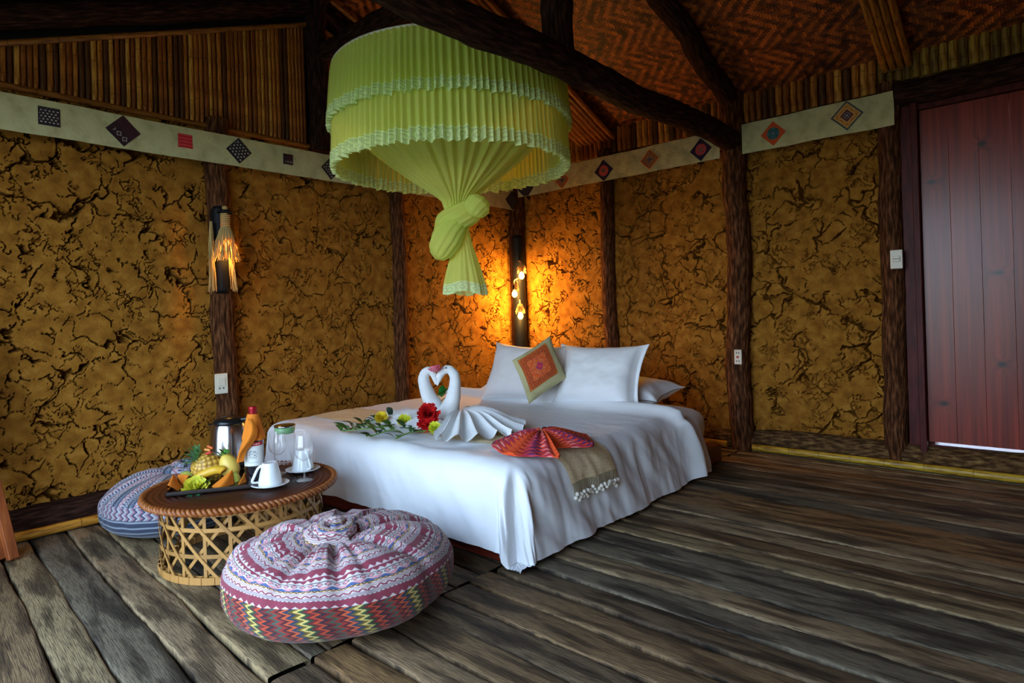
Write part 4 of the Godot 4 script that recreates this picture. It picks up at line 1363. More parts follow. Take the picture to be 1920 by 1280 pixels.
# ---------------------------------------------------------------- mosquito net
func build_net() -> void:
	var ax := at_depth(848, 315, 3.26)
	var cx := ax.x
	var cz := ax.z
	var o := thing("mosquito_net", Vector3(cx, 1.03, cz), "green ruffled mosquito net on a round hoop knotted below", "mosquito net")
	var nz := noise(401, 1.0, 2)
	var ruff := func(s: float, k: float, ph: float) -> float:
		return sin(TAU * (s * k + 0.35 * nz.get_noise_2d(cos(TAU * s) * 4.0 + ph, sin(TAU * s) * 4.0)))
	var tier := func(r0: float, r1: float, yt: float, yb: float, k: float, ph: float, lace: float) -> void:
		var surf := func(s: float, y: float) -> Vector3:
			var f := (yt - y) / (yt - yb)
			var r: float = lerpf(r0, r1, pow(f, 0.6)) + (0.004 + 0.011 * f) * ruff.call(s, k, ph) + 0.010 * f * nz.get_noise_2d(cos(TAU * s) * 2.0 + ph, sin(TAU * s) * 2.0 + 9.0)
			return Vector3(cx + r * cos(TAU * s), y + 0.012 * f * ruff.call(s, 40.0, ph + 3.0) * 0.5, cz + r * sin(TAU * s))
		var mb := Mb.new()
		mb.grid(840, 8, func(s, t): return surf.call(s, lerpf(yb + lace, yt, t)), true)
		put(mb, "ruffle_tier", M.net, o)
		mb = Mb.new()
		mb.grid(840, 3, func(s, t): return surf.call(s, lerpf(yb, yb + lace, 1.0 - t)) + Vector3(cos(TAU * s), 0, sin(TAU * s)) * 0.003, true)
		put(mb, "lace_hem", M.lace, o)
	tier.call(0.600, 0.618, 2.205, 1.915, 120.0, 0.0, 0.055)
	tier.call(0.588, 0.605, 2.165, 1.700, 110.0, 5.0, 0.065)
	# hoop and the flat top
	var mb := Mb.new()
	var path := PackedVector3Array()
	var rad := PackedFloat32Array()
	for k in 73:
		path.append(Vector3(cx + 0.598 * cos(TAU * k / 72.0), 2.207, cz + 0.598 * sin(TAU * k / 72.0)))
		rad.append(0.006)
	mb.tube(path, rad, 8, false)
	put(mb, "hoop", M.plastic, o, "pale hoop")
	mb = Mb.new()
	mb.grid(96, 8, func(s, t): return Vector3(cx + 0.595 * t * cos(TAU * s), 2.205 + 0.14 * (1.0 - t) * (1.0 - t), cz + 0.595 * t * sin(TAU * s)), true)
	put(mb, "top_cover", M.net, o)
	mb = Mb.new()
	mb.tube(PackedVector3Array([Vector3(cx, 2.335, cz), Vector3(cx, 2.5, cz), Vector3(cx, 2.62, cz)]), PackedFloat32Array([0.004, 0.004, 0.004]), 6)
	put(mb, "hanging_cord", M.rope, o)
	# the net itself, drawn together towards the knot
	var kn := at_depth(856, 400, 3.24)
	var prof := [[2.195, 0.585], [2.05, 0.555], [1.92, 0.485], [1.82, 0.405], [1.75, 0.330], [1.68, 0.245], [1.62, 0.165], [1.575, 0.105], [1.545, 0.072], [1.50, 0.060]]
	mb = Mb.new()
	mb.grid(360, 27, func(s, t):
		var f: float = t * (prof.size() - 1)
		var i := mini(int(f), prof.size() - 2)
		var y: float = lerpf(prof[i][0], prof[i + 1][0], f - i)
		var r: float = lerpf(prof[i][1], prof[i + 1][1], f - i)
		var cc := Vector3(cx, 0, cz).lerp(Vector3(kn.x, 0, kn.z), smoothstep(1.9, 1.52, y))
		r *= 1.0 + 0.055 * ruff.call(s, 34.0, 2.0) * smoothstep(2.2, 1.9, y) + 0.03 * ruff.call(s, 13.0, 8.0)
		return Vector3(cc.x + r * cos(TAU * s), y, cc.z + r * sin(TAU * s)), true, false, 1, 1, true)
	put(mb, "gathered_body", M.net, o)
	# knot: a wrap, a ball on the right, a loop on the left and a tail
	var sweep := func(list: Array, dep: float, called: String, sq: float, ripple: float) -> void:
		var pts := []
		var rr := []
		for q in list:
			pts.append(at_depth(q[0], q[1], dep + q[3]))
			rr.append(q[2])
		var n := 30
		var line := smooth_line(pts, n)
		var q2 := Mb.new()
		var t0 := (line[1] - line[0]).normalized()
		var xx := t0.cross(cam_basis.z).normalized()
		q2.grid(64, n, func(s, t):
			var k := int(round(t * n))
			var tg := (line[mini(k + 1, n)] - line[maxi(k - 1, 0)]).normalized()
			var zz := (cam_basis.z - tg * tg.dot(cam_basis.z)).normalized()
			var x2 := tg.cross(zz)
			var f: float = t * (rr.size() - 1)
			var i := mini(int(f), rr.size() - 2)
			var r: float = lerpf(rr[i], rr[i + 1], smoothstep(0.0, 1.0, f - i))
			r *= 1.0 + ripple * sin(TAU * s * 13.0 + 3.0 * t) + 0.5 * ripple * sin(TAU * s * 23.0 + 4.0 + t)
			return line[k] + x2 * cos(TAU * s) * r + zz * sin(TAU * s) * r * sq, true)
		put(q2, called, M.net, o)
	sweep.call([[822, 436, 0.030, 0.01], [838, 418, 0.062, -0.01], [858, 408, 0.072, -0.03], [880, 396, 0.068, -0.02], [893, 390, 0.05, 0.02]], 3.24, "knot_wrap", 0.9, 0.045)
	sweep.call([[884, 402, 0.02, -0.06], [889, 394, 0.060, -0.07], [897, 384, 0.066, -0.06], [905, 375, 0.045, -0.05], [909, 370, 0.004, -0.05]], 3.22, "knot_ball", 0.95, 0.035)
	sweep.call([[868, 412, 0.04, 0.0], [850, 428, 0.070, -0.02], [838, 448, 0.078, -0.03], [828, 466, 0.068, -0.03], [821, 479, 0.045, -0.02], [817, 486, 0.004, -0.02]], 3.22, "knot_loop", 0.85, 0.045)
	# tail: open pleated skirt with a lace hem
	var tailf := func(s: float, t: float) -> Vector3:
		var u := lerpf(866.0, 872.0, t)
		var v := lerpf(424.0, 548.0, t)
		var c := at_depth(u, v + 4.0 * sin(TAU * s * 3.0) * t, 3.24)
		var r := lerpf(0.035, 0.112, smoothstep(-0.05, 1.1, t))
		r *= 1.0 + 0.07 * sin(TAU * s * 8.0 + 1.0) * t + 0.03 * sin(TAU * s * 19.0)
		return c + cam_basis.x * cos(TAU * s) * r + cam_basis.z * sin(TAU * s) * r * 0.7
	mb = Mb.new()
	mb.grid(120, 20, func(s, t): return tailf.call(s, t * 0.86), true, false, 1, 1, true)
	put(mb, "tail", M.net, o)
	mb = Mb.new()
	mb.grid(120, 4, func(s, t): return tailf.call(s, lerpf(0.86, 1.02, t)), true, false, 0.16, 1, true)
	put(mb, "tail_lace", M.lace, o)

# ---------------------------------------------------------------- lamps and sockets
func sphere(mb: Mb, o: Vector3, r: Vector3, b := Basis(), nu := 14, nv := 10) -> void:
	mb.grid(nu, nv, func(s, q):
		var e: float = q * PI
		return o + b * Vector3(r.x * sin(e) * cos(TAU * s), -r.y * cos(e), r.z * sin(e) * sin(TAU * s)), true)

func bulb(parent: Node3D, o: Vector3, r: float, energy: float) -> void:
	var mb := Mb.new()
	mb.lathe(PackedVector2Array([Vector2(0, -1.25 * r), Vector2(0.5 * r, -1.1 * r), Vector2(0.9 * r, -0.55 * r), Vector2(r, 0), Vector2(0.85 * r, 0.6 * r), Vector2(0.5 * r, 1.15 * r), Vector2(0.4 * r, 1.5 * r), Vector2(0, 1.5 * r)]), 14, o)
	put(mb, "bulb", M.bulb, parent, "glowing bulb")
	var l := OmniLight3D.new()
	l.name = "bulb_light"
	parent.add_child(l, true)
	l.position = o - parent.position
	l.light_color = Color(1.0, 0.72, 0.34)
	l.light_energy = energy
	l.light_size = r * 0.8
	l.omni_range = 8.0
	l.omni_attenuation = 2.0
	l.shadow_enabled = true

func tassel(parent: Node3D, o: Vector3, r0: float, r1: float, y0: float, y1: float, count: int, a0: float, a1: float, called: String) -> void:
	var mb := Mb.new()
	for k in count:
		var a := lerpf(a0, a1, (k + rng.randf()) / count)
		var path := PackedVector3Array()
		var rad := PackedFloat32Array()
		var jr := rng.randf_range(0.82, 1.08)
		var end := y1 + rng.randf_range(-0.02, 0.02)
		var ja := rng.randf_range(-0.15, 0.15)
		for q in 7:
			var t := q / 6.0
			var r := lerpf(r0, r1 * jr, pow(t, 0.8)) + 0.003 * sin(t * 9.0 + k)
			path.append(o + Vector3(cos(a + ja * t) * r, lerpf(y0, end, t) - o.y, sin(a + ja * t) * r))
			rad.append(0.0021)
		mb.tube(path, rad, 4)
	put(mb, called, M.rope, parent)

func plate(o: Vector3, nd: Vector3, w: float, h: float, label: String, kind: int) -> void:
	var t := thing("wall_socket" if kind != 2 else "light_switch", o, label, "socket" if kind != 2 else "switch")
	var x := Vector3.UP.cross(nd).normalized()
	var b := Basis(x, Vector3.UP, nd)
	var mb := Mb.new()
	mb.box(o, Vector3(w, h, 0.012), 0.004, b)
	put(mb, "plate", M.plastic, t)
	mb = Mb.new()
	if kind == 0:
		mb.box(o + b * Vector3(0, 0.012, 0.008), Vector3(w * 0.55, h * 0.42, 0.008), 0.002, b)
		put(mb, "rocker", M.plastic, t)
		for k in [-1, 1]:
			mb = Mb.new()
			mb.box(o + b * Vector3(k * 0.010, -h * 0.22, 0.006), Vector3(0.008, 0.008, 0.003), 0.001, b)
			put(mb, "pin_hole", M.plastic_dark, t)
	elif kind == 1:
		mb.box(o + b * Vector3(0, 0, 0.008), Vector3(0.014, 0.014, 0.006), 0.002, b)
		put(mb, "red_button", M.plastic_red, t)
		for k in [-1, 1]:
			for q in [-1, 1]:
				mb = Mb.new()
				mb.box(o + b * Vector3(k * 0.008, q * 0.027, 0.006), Vector3(0.006, 0.010, 0.003), 0.001, b)
				put(mb, "pin_hole", M.plastic_dark, t)
	else:
		mb.box(o + b * Vector3(0, 0.002, 0.008), Vector3(w * 0.6, h * 0.30, 0.008), 0.002, b)
		put(mb, "rocker", M.plastic, t)
		for k in 4:
			mb = Mb.new()
			mb.box(o + b * Vector3(-0.012 + k * 0.008, 0.002, 0.0122), Vector3(0.003, 0.010, 0.001), 0.0004, b)
			put(mb, "ridge", M.plastic_dark, t)

func half_pipe(parent: Node3D, o: Vector3, r: float, y0: float, y1: float) -> void:
	var mb := Mb.new()
	mb.lathe(PackedVector2Array([Vector2(0, y0), Vector2(r * 0.7, y0), Vector2(r, y0 + 0.02), Vector2(r, y1 - 0.03), Vector2(r * 0.75, y1 - 0.008), Vector2(0, y1)]), 18, o)
	put(mb, "backplate", M.black_metal, parent)

func build_lamps() -> void:
	# rope lamp on the left post
	var c := on_x(424, 470, 0.15)
	var o := thing("rope_lamp", Vector3(0.1, 1.59, 2.63), "rope tassel wall lamp glowing on a log post above a socket", "wall lamp")
	half_pipe(o, Vector3(0.085, 0, 2.632), 0.045, 1.11, 1.60)
	var mb := Mb.new()
	mb.tube(smooth_line([Vector3(0.11, 1.565, 2.625), Vector3(0.13, 1.575, 2.60), Vector3(0.15, 1.565, c.z)], 8), PackedFloat32Array([0.010, 0.010, 0.010, 0.010, 0.010, 0.010, 0.010, 0.010, 0.010]), 8)
	put(mb, "arm", M.black_metal, o)
	mb = Mb.new()
	mb.lathe(PackedVector2Array([Vector2(0, 1.545), Vector2(0.040, 1.548), Vector2(0.040, 1.560), Vector2(0.012, 1.568), Vector2(0, 1.568)]), 16, Vector3(0.15, 0, c.z))
	put(mb, "cap", M.black_metal, o)
	mb = Mb.new()
	var path := PackedVector3Array()
	var rad := PackedFloat32Array()
	for k in 85:
		var a := TAU * k / 12.0
		path.append(Vector3(0.15 + cos(a) * 0.021, 1.545 - k * 0.0009, c.z + sin(a) * 0.021))
		rad.append(0.0058)
	mb.tube(path, rad, 6)
	sphere(mb, Vector3(0.15, 1.578, c.z), Vector3(0.016, 0.012, 0.016))
	put(mb, "rope_wrap", M.rope, o)
	tassel(o, Vector3(0.15, 1.47, c.z), 0.020, 0.066, 1.475, 1.30, 210, 0.0, TAU, "rope_fringe")
	tassel(o, Vector3(0.15, 1.30, c.z), 0.030, 0.050, 1.34, 1.13, 16, -2.4, -0.6, "rope_fringe")
	tassel(o, Vector3(0.13, 1.30, c.z + 0.07), 0.004, 0.018, 1.50, 1.12, 16, 0.0, TAU, "rope_fringe")
	bulb(o, Vector3(0.155, 1.375, c.z - 0.006), 0.022, 0.05)
	# lamp on the corner post: three bulbs
	o = thing("corner_lamp", Vector3(0.11, 1.2, 0.11), "wall lamp with three glowing bulbs and rope bits in the corner", "wall lamp")
	half_pipe(o, Vector3(0.105, 0, 0.105), 0.058, 0.36, 1.62)
	var spots := [[978, 517], [965, 551], [976, 592]]
	for k in 3:
		var depth := 5.18
		var p := at_depth(spots[k][0], spots[k][1], depth)
		bulb(o, p, 0.024, 0.055)
		mb = Mb.new()
		mb.lathe(PackedVector2Array([Vector2(0, 0.034), Vector2(0.018, 0.034), Vector2(0.020, 0.05), Vector2(0.013, 0.075), Vector2(0, 0.076)]), 12, p)
		put(mb, "bulb_holder", M.black_metal, o)
		mb = Mb.new()
		mb.tube(smooth_line([p + Vector3(0, 0.07, 0), p + Vector3(-0.01, 0.11, -0.01), Vector3(0.125, p.y + 0.14, 0.125)], 6), PackedFloat32Array([0.006, 0.006, 0.006, 0.006, 0.006, 0.006, 0.006]), 6)
		put(mb, "rope", M.rope, o)
		if k != 1:
			tassel(o, p + Vector3(0, 0.05, 0), 0.014, 0.040, p.y + 0.10, p.y + 0.035, 40, 0.0, TAU, "rope_fringe")
		else:
			tassel(o, p + Vector3(0.02, 0, 0.0), 0.006, 0.022, p.y + 0.11, p.y + 0.03, 20, 0.0, TAU, "rope_fringe")
	plate(on_x(415, 719, 0.099), Vector3(1, 0, 0.15).normalized(), 0.068, 0.112, "cream socket plate on the log post below the rope lamp", 0)
	plate(on_z(1384, 669, 0.136), Vector3(-0.1, 0, 1).normalized(), 0.052, 0.098, "cream socket with a red button on the thick post", 1)
	plate(on_z(1681, 486, 0.088), Vector3(0, 0, 1), 0.062, 0.108, "cream light switch on the post beside the door", 2)

# ---------------------------------------------------------------- wicker table and what stands on it
const TC := Vector3(1.05, 0, 2.99)
const TH := 0.285
func build_table() -> void:
	var o := thing("wicker_table", TC, "low round wicker table on an open bamboo lattice drum", "table")
	var tan_ := lin(rgb(206, 160, 96))
	var brown := lin(rgb(104, 46, 24))
	# coiled top
	var prof := PackedVector2Array()
	var cols := PackedColorArray()
	prof.append(Vector2(0.0, TH - 0.018)); cols.append(brown)
	prof.append(Vector2(0.352, TH - 0.018)); cols.append(brown)
	for k in 64:
		var r := 0.352 - k * 0.0055
		var ridge := 0.5 + 0.5 * cos(TAU * k / 4.0)
		var f := clampf((r - 0.24) / 0.10, 0.0, 1.0)
		prof.append(Vector2(r, TH - 0.004 + 0.004 * ridge)); cols.append(lin(rgb(46, 24, 18)).lerp(lin(rgb(116, 56, 28)), f * 0.8 + 0.2 * ridge))
	prof.append(Vector2(0.0, TH)); cols.append(lin(rgb(46, 24, 18)))
	var mb := Mb.new()
	mb.lathe(prof, 72, TC, Basis(), cols)
	put(mb, "table_top", M.rattan, o, "dark coiled top")
	# braided rim: two rope strands wound round the edge
	for st in 2:
		mb = Mb.new()
		var path := PackedVector3Array()
		var rad := PackedFloat32Array()
		mb.col = lin(rgb(158, 92, 44)) if st else lin(rgb(176, 112, 60))
		for k in 481:
			var a := TAU * k / 480.0
			var b := a * 60.0 + st * PI
			path.append(TC + Vector3(cos(a) * (0.360 + 0.007 * cos(b)), TH - 0.008 + 0.008 * sin(b), sin(a) * (0.360 + 0.007 * cos(b))))
			rad.append(0.0075)
		mb.tube(path, rad, 6, false)
		put(mb, "braided_rim", M.rattan, o)
	# drum of strips
	var strip := func(fa: Callable, fy: Callable, r: float, wd: float, called: String, across: Vector2) -> void:
		var q := Mb.new()
		q.col = Color(tan_.r, tan_.g, tan_.b) * rng.randf_range(0.78, 1.12)
		for s in [0.0, 0.003]:
			q.grid(16, 1, func(t, w):
				var a: float = fa.call(t) + (w - 0.5) * wd * across.x / 0.30
				var y: float = fy.call(t) + (w - 0.5) * wd * across.y
				return TC + Vector3(cos(a) * (r + s), y, sin(a) * (r + s)))
		put(q, called, M.rattan, o)
	var n := 21
	for k in n:
		var a0 := TAU * k / n
		strip.call(func(_t): return a0, func(t): return lerpf(0.012, TH - 0.02, t), 0.300, 0.0125, "upright_strip", Vector2(1, 0))
		strip.call(func(t): return a0 + 0.12 + t * 0.72, func(t): return lerpf(0.012, TH - 0.02, t), 0.306, 0.0115, "slanted_strip", Vector2(0.8, -0.6))
		strip.call(func(t): return a0 + 0.05 - t * 0.72, func(t): return lerpf(0.012, TH - 0.02, t), 0.295, 0.0115, "slanted_strip", Vector2(0.8, 0.6))
	for y in [0.10, 0.195]:
		for half in 4:
			strip.call(func(t): return (half + t) * PI / 2.0, func(_t): return y, 0.303, 0.014, "hoop_strip", Vector2(0, 1))
	for half in 4:
		for rr in [0.309, 0.292]:
			strip.call(func(t): return (half + t) * PI / 2.0, func(_t): return 0.013, rr, 0.026, "foot_hoop", Vector2(0, 1))
			strip.call(func(t): return (half + t) * PI / 2.0, func(_t): return TH - 0.028, rr, 0.022, "top_hoop", Vector2(0, 1))
	# wrapping canes round the foot hoop
	for k in 40:
		mb = Mb.new()
		mb.col = tan_ * 1.05
		var a := TAU * k / 40.0
		mb.box(TC + Vector3(cos(a) * 0.3015, 0.0135, sin(a) * 0.3015), Vector3(0.026, 0.028, 0.006), 0.002, Basis(Vector3.UP, -a))
		put(mb, "cane_wrap", M.rattan, o)

func cloth_cone(parent: Node3D, tip: Vector3, a: Vector3, b: Vector3, bulge: float, called: String) -> void:
	# folded napkin: a curved sheet from a pointed tip to an open mouth a..b, with a turned lip
	var mid := (a + b) / 2.0
	var nn := (a - tip).cross(b - tip).normalized()
	if nn.dot(CAM - mid) < 0.0: nn = -nn
	var mb := Mb.new()
	for side in [1.0, -0.55]:
		mb.grid(14, 12, func(s, t):
			var p: Vector3 = tip.lerp(a.lerp(b, s), t)
			return p + nn * (bulge * side * sin(PI * s) * pow(t, 0.7) + 0.006 * sin(s * 9.0 + t * 4.0) * t) + (mid - tip).normalized() * 0.25 * bulge * sin(PI * s) * t * (1.0 if side > 0 else 1.6))
	put(mb, called, M.napkin, parent)

func build_tableware() -> void:
	var y := TH + 0.001
	# kettle
	var k := on_y(431, 880, y)
	var o := thing("electric_kettle", k, "steel electric kettle with a black lid behind the pineapple", "kettle")
	var mb := Mb.new()
	mb.lathe(PackedVector2Array([Vector2(0, 0.022), Vector2(0.082, 0.022), Vector2(0.086, 0.03), Vector2(0.085, 0.06), Vector2(0.081, 0.12), Vector2(0.074, 0.18), Vector2(0.068, 0.205), Vector2(0.062, 0.212), Vector2(0, 0.212)]), 40, k)
	put(mb, "body", M.steel, o)
	mb = Mb.new()
	mb.lathe(PackedVector2Array([Vector2(0, 0), Vector2(0.078, 0), Vector2(0.080, 0.006), Vector2(0.077, 0.021), Vector2(0, 0.022)]), 32, k)
	put(mb, "base", M.black_plastic, o)
	mb = Mb.new()
	mb.lathe(PackedVector2Array([Vector2(0.064, 0.210), Vector2(0.066, 0.216), Vector2(0.060, 0.228), Vector2(0.034, 0.238), Vector2(0, 0.240)]), 32, k)
	put(mb, "lid", M.black_plastic, o)
	var lf := -cam_basis.x
	lf = Vector3(lf.x, 0, lf.z).normalized()
	mb = Mb.new()
	var tp := k + lf * 0.083 + Vector3(0, 0.208, 0)
	var pw := lf.cross(Vector3.UP)
	mb.grid(10, 4, func(s, t):
		var a: float = lerpf(-0.5, 0.5, s)
		var top := k + Vector3(0, 0.207, 0) + (lf * cos(a) + pw * sin(a)) * (0.066 + 0.032 * (1.0 - absf(a) * 2.0))
		var bot := k + Vector3(0, 0.150, 0) + (lf * cos(a * 0.5) + pw * sin(a * 0.5)) * 0.077
		return bot.lerp(top, t))
	put(mb, "spout", M.steel, o)
	mb = Mb.new()
	var hd := -lf
	mb.tube(smooth_line([k + hd * 0.05 + Vector3(0, 0.222, 0), k + hd * 0.10 + Vector3(0, 0.222, 0), k + hd * 0.122 + Vector3(0, 0.17, 0), k + hd * 0.112 + Vector3(0, 0.09, 0), k + hd * 0.076 + Vector3(0, 0.055, 0)], 20), PackedFloat32Array([0.011, 0.011, 0.011, 0.011, 0.011, 0.011, 0.011, 0.011, 0.011, 0.011, 0.011, 0.011, 0.011, 0.011, 0.011, 0.011, 0.011, 0.011, 0.011, 0.011, 0.011]), 8)
	put(mb, "handle", M.black_plastic, o)
	# wine bottle
	var w := on_y(478, 903, y)
	o = thing("wine_bottle", w, "dark wine bottle with a white label and red cap", "bottle")
	mb = Mb.new()
	mb.lathe(PackedVector2Array([Vector2(0, 0), Vector2(0.036, 0), Vector2(0.0385, 0.006), Vector2(0.0385, 0.185), Vector2(0.036, 0.205), Vector2(0.026, 0.228), Vector2(0.017, 0.245), Vector2(0.0145, 0.26), Vector2(0.0145, 0.30), Vector2(0, 0.30)]), 32, w)
	put(mb, "bottle_body", M.bottle, o)
	mb = Mb.new()
	mb.lathe(PackedVector2Array([Vector2(0.0152, 0.255), Vector2(0.0155, 0.262), Vector2(0.0155, 0.296), Vector2(0.0168, 0.298), Vector2(0.0168, 0.309), Vector2(0.0150, 0.312), Vector2(0, 0.312)]), 24, w)
	put(mb, "foil_cap", M.foil, o, "red foil cap")
	mb = Mb.new()
	var wa := atan2((CAM - w).z, (CAM - w).x)
	mb.grid(24, 4, func(s, t):
		var a: float = wa + 0.12 + (0.5 - s) * 2.3
		return w + Vector3(cos(a) * 0.0391, lerpf(0.170, 0.073, t), sin(a) * 0.0391))
	put(mb, "label", M.wine_label, o, "white label with a red band")
	# napkin round its neck, hanging to the left
	o = thing("napkin", at_depth(470, 845, 2.5), "orange napkin wrapped round the bottle neck and hanging beside it", "napkin", "orange napkins on the table")
	var dw := w.distance_to(CAM) * 0.0 + (w - CAM).dot(-cam_basis.z)
	mb = Mb.new()
	# collar round the neck
	mb.grid(40, 10, func(s, t):
		var a: float = wa + PI * 0.9 - TAU * s
		var r: float = lerpf(0.0175, 0.0440, pow(t, 0.9)) + 0.003 + 0.003 * sin(TAU * s * 4.0) * t
		var yy: float = lerpf(0.288 - 0.006 * sin(PI * s), 0.205 - 0.028 * sin(PI * s), t)
		return w + Vector3(cos(a) * r, yy, sin(a) * r), true)
	put(mb, "collar", M.napkin, o)
	mb = Mb.new()
	mb.grid(12, 24, func(s, t):
		var l := at_depth(lerpf(466, 444, smoothstep(0.0, 1.0, t)) , lerpf(783, 866, t), dw - 0.055)
		var rr := at_depth(lerpf(474, 458, t) + 14.0 * sin(PI * minf(1.0, t * 1.3)), lerpf(784, 864, t), dw - 0.055)
		return l.lerp(rr, s) + cam_basis.z * (0.020 * sin(PI * s) + 0.004 * sin(s * 8.0 + t * 6.0)))
	put(mb, "hanging_end", M.napkin, o)
	# glasses
	var glass := func(px: float, py: float, label: String) -> void:
		var g := on_y(px, py, y)
		var q := thing("wine_glass", g, label, "wine glass", "wine glasses on the table")
		var m2 := Mb.new()
		m2.lathe(PackedVector2Array([Vector2(0.0, 0.080), Vector2(0.012, 0.083), Vector2(0.030, 0.098), Vector2(0.0375, 0.120), Vector2(0.036, 0.145), Vector2(0.0285, 0.188), Vector2(0.0280, 0.188), Vector2(0.0352, 0.145), Vector2(0.0366, 0.120), Vector2(0.0293, 0.099), Vector2(0.011, 0.0845), Vector2(0, 0.082)]), 32, g)
		put(m2, "bowl", M.glass, q)
		m2 = Mb.new()
		m2.lathe(PackedVector2Array([Vector2(0.0, 0.0), Vector2(0.032, 0.0), Vector2(0.0325, 0.002), Vector2(0.02, 0.005), Vector2(0.006, 0.010), Vector2(0.0036, 0.02), Vector2(0.0034, 0.070), Vector2(0.006, 0.080), Vector2(0, 0.0805)]), 28, g)
		put(m2, "stem_and_foot", M.glass, q)
	glass.call(522, 888, "wine glass standing between the bottle and the upturned cups")
	glass.call(571, 900, "wine glass in front of the second upturned cup")
	# carafe with a green lid
	var c := on_y(536, 868, y)
	o = thing("glass_carafe", c, "glass carafe with a pale green lid behind the wine glasses", "carafe")
	mb = Mb.new()
	mb.lathe(PackedVector2Array([Vector2(0, 0.0), Vector2(0.047, 0.0), Vector2(0.050, 0.006), Vector2(0.050, 0.09), Vector2(0.047, 0.125), Vector2(0.040, 0.148), Vector2(0.0385, 0.148), Vector2(0.0455, 0.124), Vector2(0.0485, 0.09), Vector2(0.0485, 0.008), Vector2(0, 0.005)]), 32, c)
	put(mb, "jug", M.glass, o)
	mb = Mb.new()
	mb.lathe(PackedVector2Array([Vector2(0.039, 0.140), Vector2(0.044, 0.150), Vector2(0.046, 0.170), Vector2(0, 0.171)]), 32, c)
	put(mb, "lid", M.green_lid, o, "pale green lid")
	mb = Mb.new()
	mb.lathe(PackedVector2Array([Vector2(0.046, 0.169), Vector2(0.048, 0.172), Vector2(0.047, 0.178), Vector2(0.02, 0.182), Vector2(0, 0.182)]), 32, c)
	put(mb, "lid_cap", M.steel, o)
	mb = Mb.new()
	var hr := -lf
	var hrad := PackedFloat32Array()
	for q in 21: hrad.append(0.007)
	mb.tube(smooth_line([c + hr * 0.042 + Vector3(0, 0.150, 0), c + hr * 0.078 + Vector3(0, 0.152, 0), c + hr * 0.098 + Vector3(0, 0.115, 0), c + hr * 0.088 + Vector3(0, 0.06, 0), c + hr * 0.05 + Vector3(0, 0.035, 0)], 20), hrad, 8)
	put(mb, "handle", M.glass, o)
	# upturned cups on saucers
	var cup := func(px: float, py: float, turn: float, la: String, lb: String) -> void:
		var g := on_y(px, py, y)
		var q := thing("saucer", g, la, "saucer", "white saucers on the table")
		var m2 := Mb.new()
		m2.lathe(PackedVector2Array([Vector2(0, 0.0), Vector2(0.042, 0.0), Vector2(0.046, 0.003), Vector2(0.072, 0.011), Vector2(0.0735, 0.0135), Vector2(0.070, 0.0145), Vector2(0.046, 0.0075), Vector2(0.034, 0.006), Vector2(0, 0.006)]), 40, g)
		put(m2, "dish", M.porcelain, q)
		var g2 := g + Vector3(0, 0.0075, 0)
		q = thing("coffee_cup", g2, lb, "cup", "upturned white cups on the table")
		m2 = Mb.new()
		m2.lathe(PackedVector2Array([Vector2(0.044, 0.0), Vector2(0.0465, 0.0), Vector2(0.0455, 0.012), Vector2(0.039, 0.045), Vector2(0.0295, 0.084), Vector2(0.0280, 0.088), Vector2(0.0250, 0.089), Vector2(0.0240, 0.086), Vector2(0, 0.086)]), 36, g2)
		put(m2, "cup_body", M.porcelain, q)
		var d := lf.rotated(Vector3.UP, turn)
		m2 = Mb.new()
		var hr2 := PackedFloat32Array()
		for t in 17: hr2.append(0.0055)
		m2.tube(smooth_line([g2 + d * 0.029 + Vector3(0, 0.078, 0), g2 + d * 0.044 + Vector3(0, 0.068, 0), g2 + d * 0.060 + Vector3(0, 0.036, 0), g2 + d * 0.066 + Vector3(0, 0.016, 0), g2 + d * 0.045 + Vector3(0, 0.008, 0)], 16), hr2, 8)
		put(m2, "handle", M.porcelain, q)
	cup.call(507, 911, 0.35, "white saucer under the upturned cup beside the bottle", "upturned white cup with its handle towards the bottle")
	cup.call(568, 883, 2.4, "white saucer under the upturned cup by the bed", "upturned white cup behind the wine glass by the bed")

